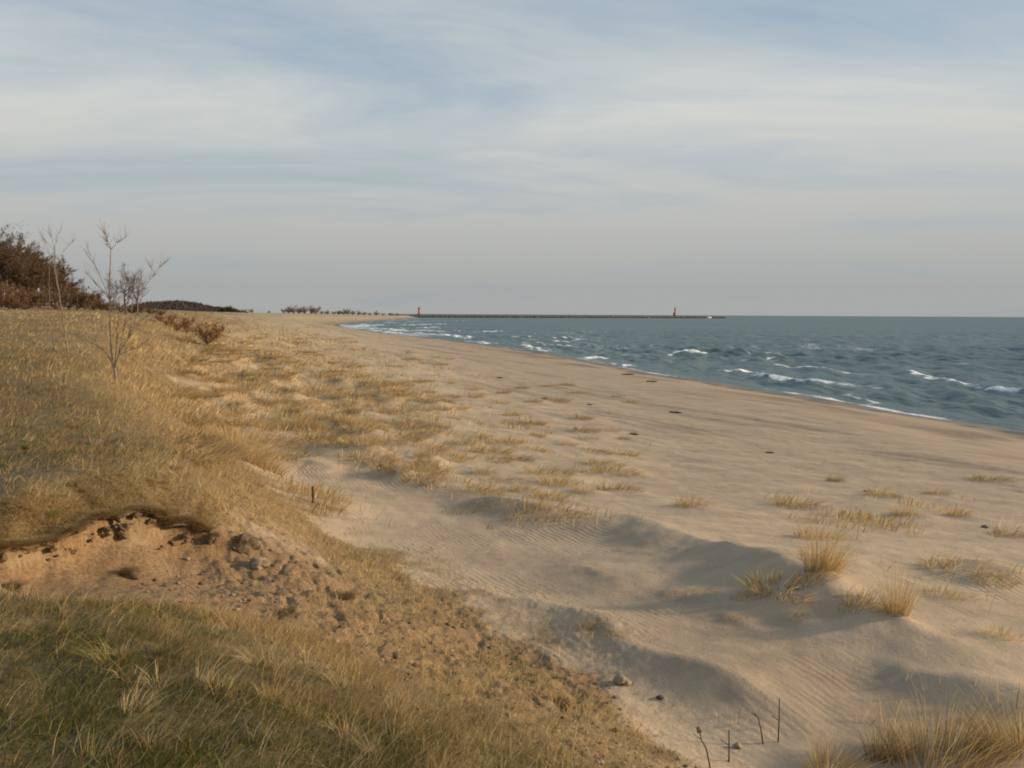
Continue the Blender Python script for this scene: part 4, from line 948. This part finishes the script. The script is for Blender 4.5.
# ------------------------------------------------------------------ stones, stake, stalks, driftwood
def stone_mesh(name, s, seed, flat=.6):
    import bmesh
    bm = bmesh.new(); bmesh.ops.create_icosphere(bm, subdivisions=3, radius=1); rg = random.Random(seed)
    off = rg.uniform(0, 90)
    for v in bm.verts:
        c = v.co; f = 1+.35*float(vn(np.array([c.x*1.3+off]), np.array([c.y*1.3+c.z*1.7]), seed)[0])+.12*float(vn(np.array([c.x*4+off]), np.array([c.y*4+c.z*4]), seed+1)[0])
        v.co = Vector((c.x*f*s[0], c.y*f*s[1], c.z*f*s[2]))
    me = bpy.data.meshes.new(name); bm.to_mesh(me); bm.free(); return me
for i, (px, py, w, h_, lab) in enumerate([(259, 566, 21, 13, 'pale angular stone lying in the eroded hollow under the turf edge'), (622, 683, 20, 11, 'pale stone on the sand at the foot of the near slope'),
        (187, 560, 7, 5, 'small white stone in the eroded hollow left of the large pale one'), (737, 748, 9, 7, 'small pinkish stone beside the dark dead stalks'),
        (238, 548, 10, 6, 'small grey stone just left of the large pale stone'), (660, 698, 8, 4, 'small dark pebble right of the pale stone at the slope foot')]):
    g = ground(px, py); s = g[1]/F
    o = link('stone', stone_mesh('stone', (w*s/2, w*s/2.4, h_*s/2), 5+i), M_rock if i != 5 else M_wood); o.location = (g[0], g[1], g[2]+h_*s*.22); o.rotation_euler = (0, 0, i*1.1)
    tag(o, lab, 'stone')
# slumped sods in the hollow
for i, (px, py, w, h_, lab) in enumerate([(129, 576, 24, 15, 'dark slumped sod lying in the middle of the orange hollow'), (245, 548, 36, 26, 'large dark slumped sod beside the pale angular stone, below the turf edge'),
        (212, 540, 20, 14, 'small crumbling sod under the right end of the turf edge'), (12, 590, 22, 12, 'low sod in the orange hollow at the left edge'), (345, 600, 26, 12, 'brown sod sunk into the rough slope right of the hollow'),
        (285, 618, 22, 14, 'brown sod on the rough slope below the pale angular stone'), (560, 705, 26, 10, 'brown sod low on the rough slope near the pale foot stone')]):
    g = ground(px, py); s = g[1]/F; w *= .8; h_ *= .8
    root = empty('slumped_sod', (g[0], g[1], g[2]), i*.9)
    b = link('soil', stone_mesh('soil', (w*s/2, w*s/2.6, h_*s/2), 25+i), M_sod, root); b.location = (0, 0, h_*s*.12)
    k = 700; a_ = R.uniform(0, 2*PI, k); q = np.sqrt(R.random(k)); bx = np.cos(a_)*q*w*s*.5; by = np.sin(a_)*q*w*s*.38; bz = h_*s*.12+h_*s*.45*np.sqrt(np.maximum(0, 1-q*q*.9))-.01
    c = link('grass', blade_mesh('grass', np.stack([bx, by, bz], 1), R.uniform(.015, .05, k), np.full(k, .004), np.stack([R.normal(0, 1.4, k), R.normal(0, 1.4, k)], 1), R.uniform(.3, 1, k), palette(np.vstack([BROWN*.7, GREEN[3:]]), k)), MB, root)
    tag(root, lab, 'sod')
# grit and pebbles of the hollow
X, Y, r = sample(16000, -42, 16, 4.2, 15); _, at = field(X, Y); kp = (at[:, 3] > .45) & (R.random(len(X)) < .75) | (R.random(len(X)) < .002); X, Y = X[kp], Y[kp]; Z, _, _ = Zfull(X, Y)
oc = np.array([(1, 0, 0), (-1, 0, 0), (0, 1, 0), (0, -1, 0), (0, 0, 1), (0, 0, -1)], float)
ot = np.array([(0, 2, 4), (2, 1, 4), (1, 3, 4), (3, 0, 4), (2, 0, 5), (1, 2, 5), (3, 1, 5), (0, 3, 5)])
k = len(X); sz = np.exp(R.normal(-4.75, .6, k)); sz = np.minimum(sz, .035); sz = np.where(R.random(k) < .5, sz*.55, sz); V = oc[None]*sz[:, None, None]*R.uniform(.6, 1.3, (k, 6, 1))*np.array([1, 1, .7]); V += np.stack([X, Y, Z+sz*.2], 1)[:, None]
pc = palette(np.array([[.30, .21, .12], [.24, .16, .09], [.20, .14, .08], [.15, .10, .055], [.12, .08, .045], [.28, .20, .12], [.33, .25, .16]]), k)
me = np_mesh('pebbles', V.reshape(-1, 3), None, (np.arange(k)[:, None, None]*6+ot).reshape(-1, 3), colors={'col': np.repeat(pc, 6, 0)})
tag(link('pebbles', me, ML), 'pebbles and crumbs of soil strewn over the eroded slope', 'pebbles', kind='stuff')

g = ground(313, 503); s = g[1]/F; tb = Tubes(); tb.add([(0, 0, -.1), (.004, 0, .1), (.0, 0, 17*s)], [.022, .022, .02], 8)
o = tb.build('wooden_stake', M_wood); o.location = tuple(g); tag(o, 'short dark wooden stake upright in the sand at the foot of the bluff', 'stake')
for i, (path, lab, head) in enumerate([
        ([(712, 772), (706, 750), (701, 741), (699, 731)], 'dark dead stalk with a pale seed head, nearest at the bottom edge', True),
        ([(729, 762), (729, 745), (729, 729)], 'short straight dead stalk beside the pinkish stone', False),
        ([(764, 744), (761, 730), (758, 717), (754, 713)], 'curved dark dead stalk left of the tall straight one', False),
        ([(778, 742), (779, 720), (779, 697)], 'tall straight dark dead stalk at the foot of the slip face', False)]):
    g = ground(*path[0]) if path[0][1] < 768 else ground(path[0][0], 770); s = g[1]/F; tb = Tubes(); x0, y0 = path[0]
    pl = [((a-x0)*s, 0.01*j, (y0-b)*s-(.04 if j == 0 else 0)) for j, (a, b) in enumerate(path)]
    tb.add(pl, [.0055-.0008*j for j in range(len(pl))], 6); e = Vector(pl[-2]); tb.add([e, e+Vector((-.05, .02, .03))], [.003, .002], 5)
    root = empty('dead_stalk', tuple(g)); tb.build('stem', M_wood, root)
    if head: h_ = link('seed_head', stone_mesh('seed_head', (.016, .016, .022), 3), M_rock, root); h_.location = pl[-1]
    tag(root, lab, 'dead stalk')
# bits of driftwood and weed on the beach
dw = [(676,413,16,-8,'largest dark driftwood log on the open beach right of centre'),(634,435,12,-10,'short dark driftwood piece on the sand below the largest log'),(545,399,8,0,'small driftwood stick left of the largest log'),
      (652,382,12,4,'dark driftwood by the waterline nearest the wet debris'),(628,375,14,3,'driftwood stick at the waterline left of the other one'),(590,405,6,0,None),(770,453,8,0,None),(868,492,9,-3,None),(985,528,7,-5,None),(500,378,7,0,None)]
for i, (px, py, w, tilt, lab) in enumerate(dw):
    g = ground(px, py); s = g[1]/F; L = w*s; rg = random.Random(i); tb = Tubes(); rad = .02+.0006*g[1]*(1 if lab else .5)
    pl = [(L*(t-.5), rg.gauss(0, L*.05), rad*.5+rg.uniform(0, rad*.5)) for t in (0, .25, .5, .75, 1)]
    tb.add(pl, [rad*.6, rad, rad*.9, rad*.8, rad*.35], 6); tb.add([pl[2], (pl[2][0]+L*.12, L*.08, rad*2.5)], [rad*.5, rad*.25], 5)
    o = tb.build('driftwood', M_drift); o.location = tuple(g); o.rotation_euler = (0, 0, math.radians(-25+tilt*2+rg.uniform(-15, 15)))
    if lab: tag(o, lab, 'driftwood')
    else: tag(o, 'small dark driftwood bit lying loose on the bare beach sand', 'driftwood', 'small driftwood bits on the bare beach')

# ------------------------------------------------------------------ sky and sun
EL = math.radians(16); AZ = math.radians(86)        # azimuth clockwise from +Y
w = bpy.data.worlds.new('World'); sc.world = w; w.use_nodes = True; nt = w.node_tree
bg = nt.nodes['Background']; sky = N(nt, 'ShaderNodeTexSky', sky_type='NISHITA'); sky.sun_disc = False; sky.sun_elevation = EL; sky.sun_rotation = AZ
sky.air_density = 1.0; sky.dust_density = 1.5; sky.ozone_density = 1.5
tc = N(nt, 'ShaderNodeTexCoord').outputs['Generated']; sp = N(nt, 'ShaderNodeSeparateXYZ'); nt.links.new(tc, sp.inputs[0])
zc = mth(nt, 'MAXIMUM', sp.outputs[2], .0)
dv = mth(nt, 'ADD', zc, .10); cb = N(nt, 'ShaderNodeCombineXYZ')          # flat cloud layer seen in perspective
nt.links.new(mth(nt, 'DIVIDE', sp.outputs[0], dv), cb.inputs[0]); nt.links.new(mth(nt, 'DIVIDE', sp.outputs[1], dv), cb.inputs[1])
mp = N(nt, 'ShaderNodeMapping'); mp.inputs['Rotation'].default_value = (0, 0, math.radians(-28)); mp.inputs['Scale'].default_value = (.55, 1.15, 1); mp.inputs['Location'].default_value = (1.7, .35, 0)
nt.links.new(cb.outputs[0], mp.inputs[0])
c1 = noise(nt, .75, 7, .58, mp.outputs[0], .6); c2 = noise(nt, 2.6, 7, .62, mp.outputs[0], 1.0)
cl = mth(nt, 'ADD', mth(nt, 'MULTIPLY', c1, .82), mth(nt, 'MULTIPLY', c2, .18))
low = ramp(nt, zc, .08, .36, 1, 0)                                       # the veil thickens towards the horizon
cf = ramp(nt, mth(nt, 'ADD', cl, mth(nt, 'MULTIPLY', low, .36)), .36, .84, .02, 1.0)
veil = mixc(nt, ramp(nt, zc, .03, .22), (3.0, 3.07, 3.04), (5.2, 5.22, 4.92))
sk = mixc(nt, .7, sky.outputs[0], (1.6, 2.75, 4.0))
nt.links.new(mixc(nt, cf, sk, veil), bg.inputs['Color']); bg.inputs['Strength'].default_value = .110
sl = bpy.data.lights.new('sun', 'SUN'); sl.energy = 4.4; sl.angle = math.radians(4.5); sl.color = (1, .77, .51)
so = bpy.data.objects.new('sun', sl); col.objects.link(so)
dirv = Vector((math.sin(AZ)*math.cos(EL), math.cos(AZ)*math.cos(EL), math.sin(EL))); so.rotation_euler = dirv.to_track_quat('Z', 'Y').to_euler(); so.location = (60, 0, 40)
sc.view_settings.view_transform = 'Standard'; sc.view_settings.look = 'None'; sc.view_settings.gamma = 1; sc.view_settings.exposure = 0.25
sc.cycles.filter_width = 1.9
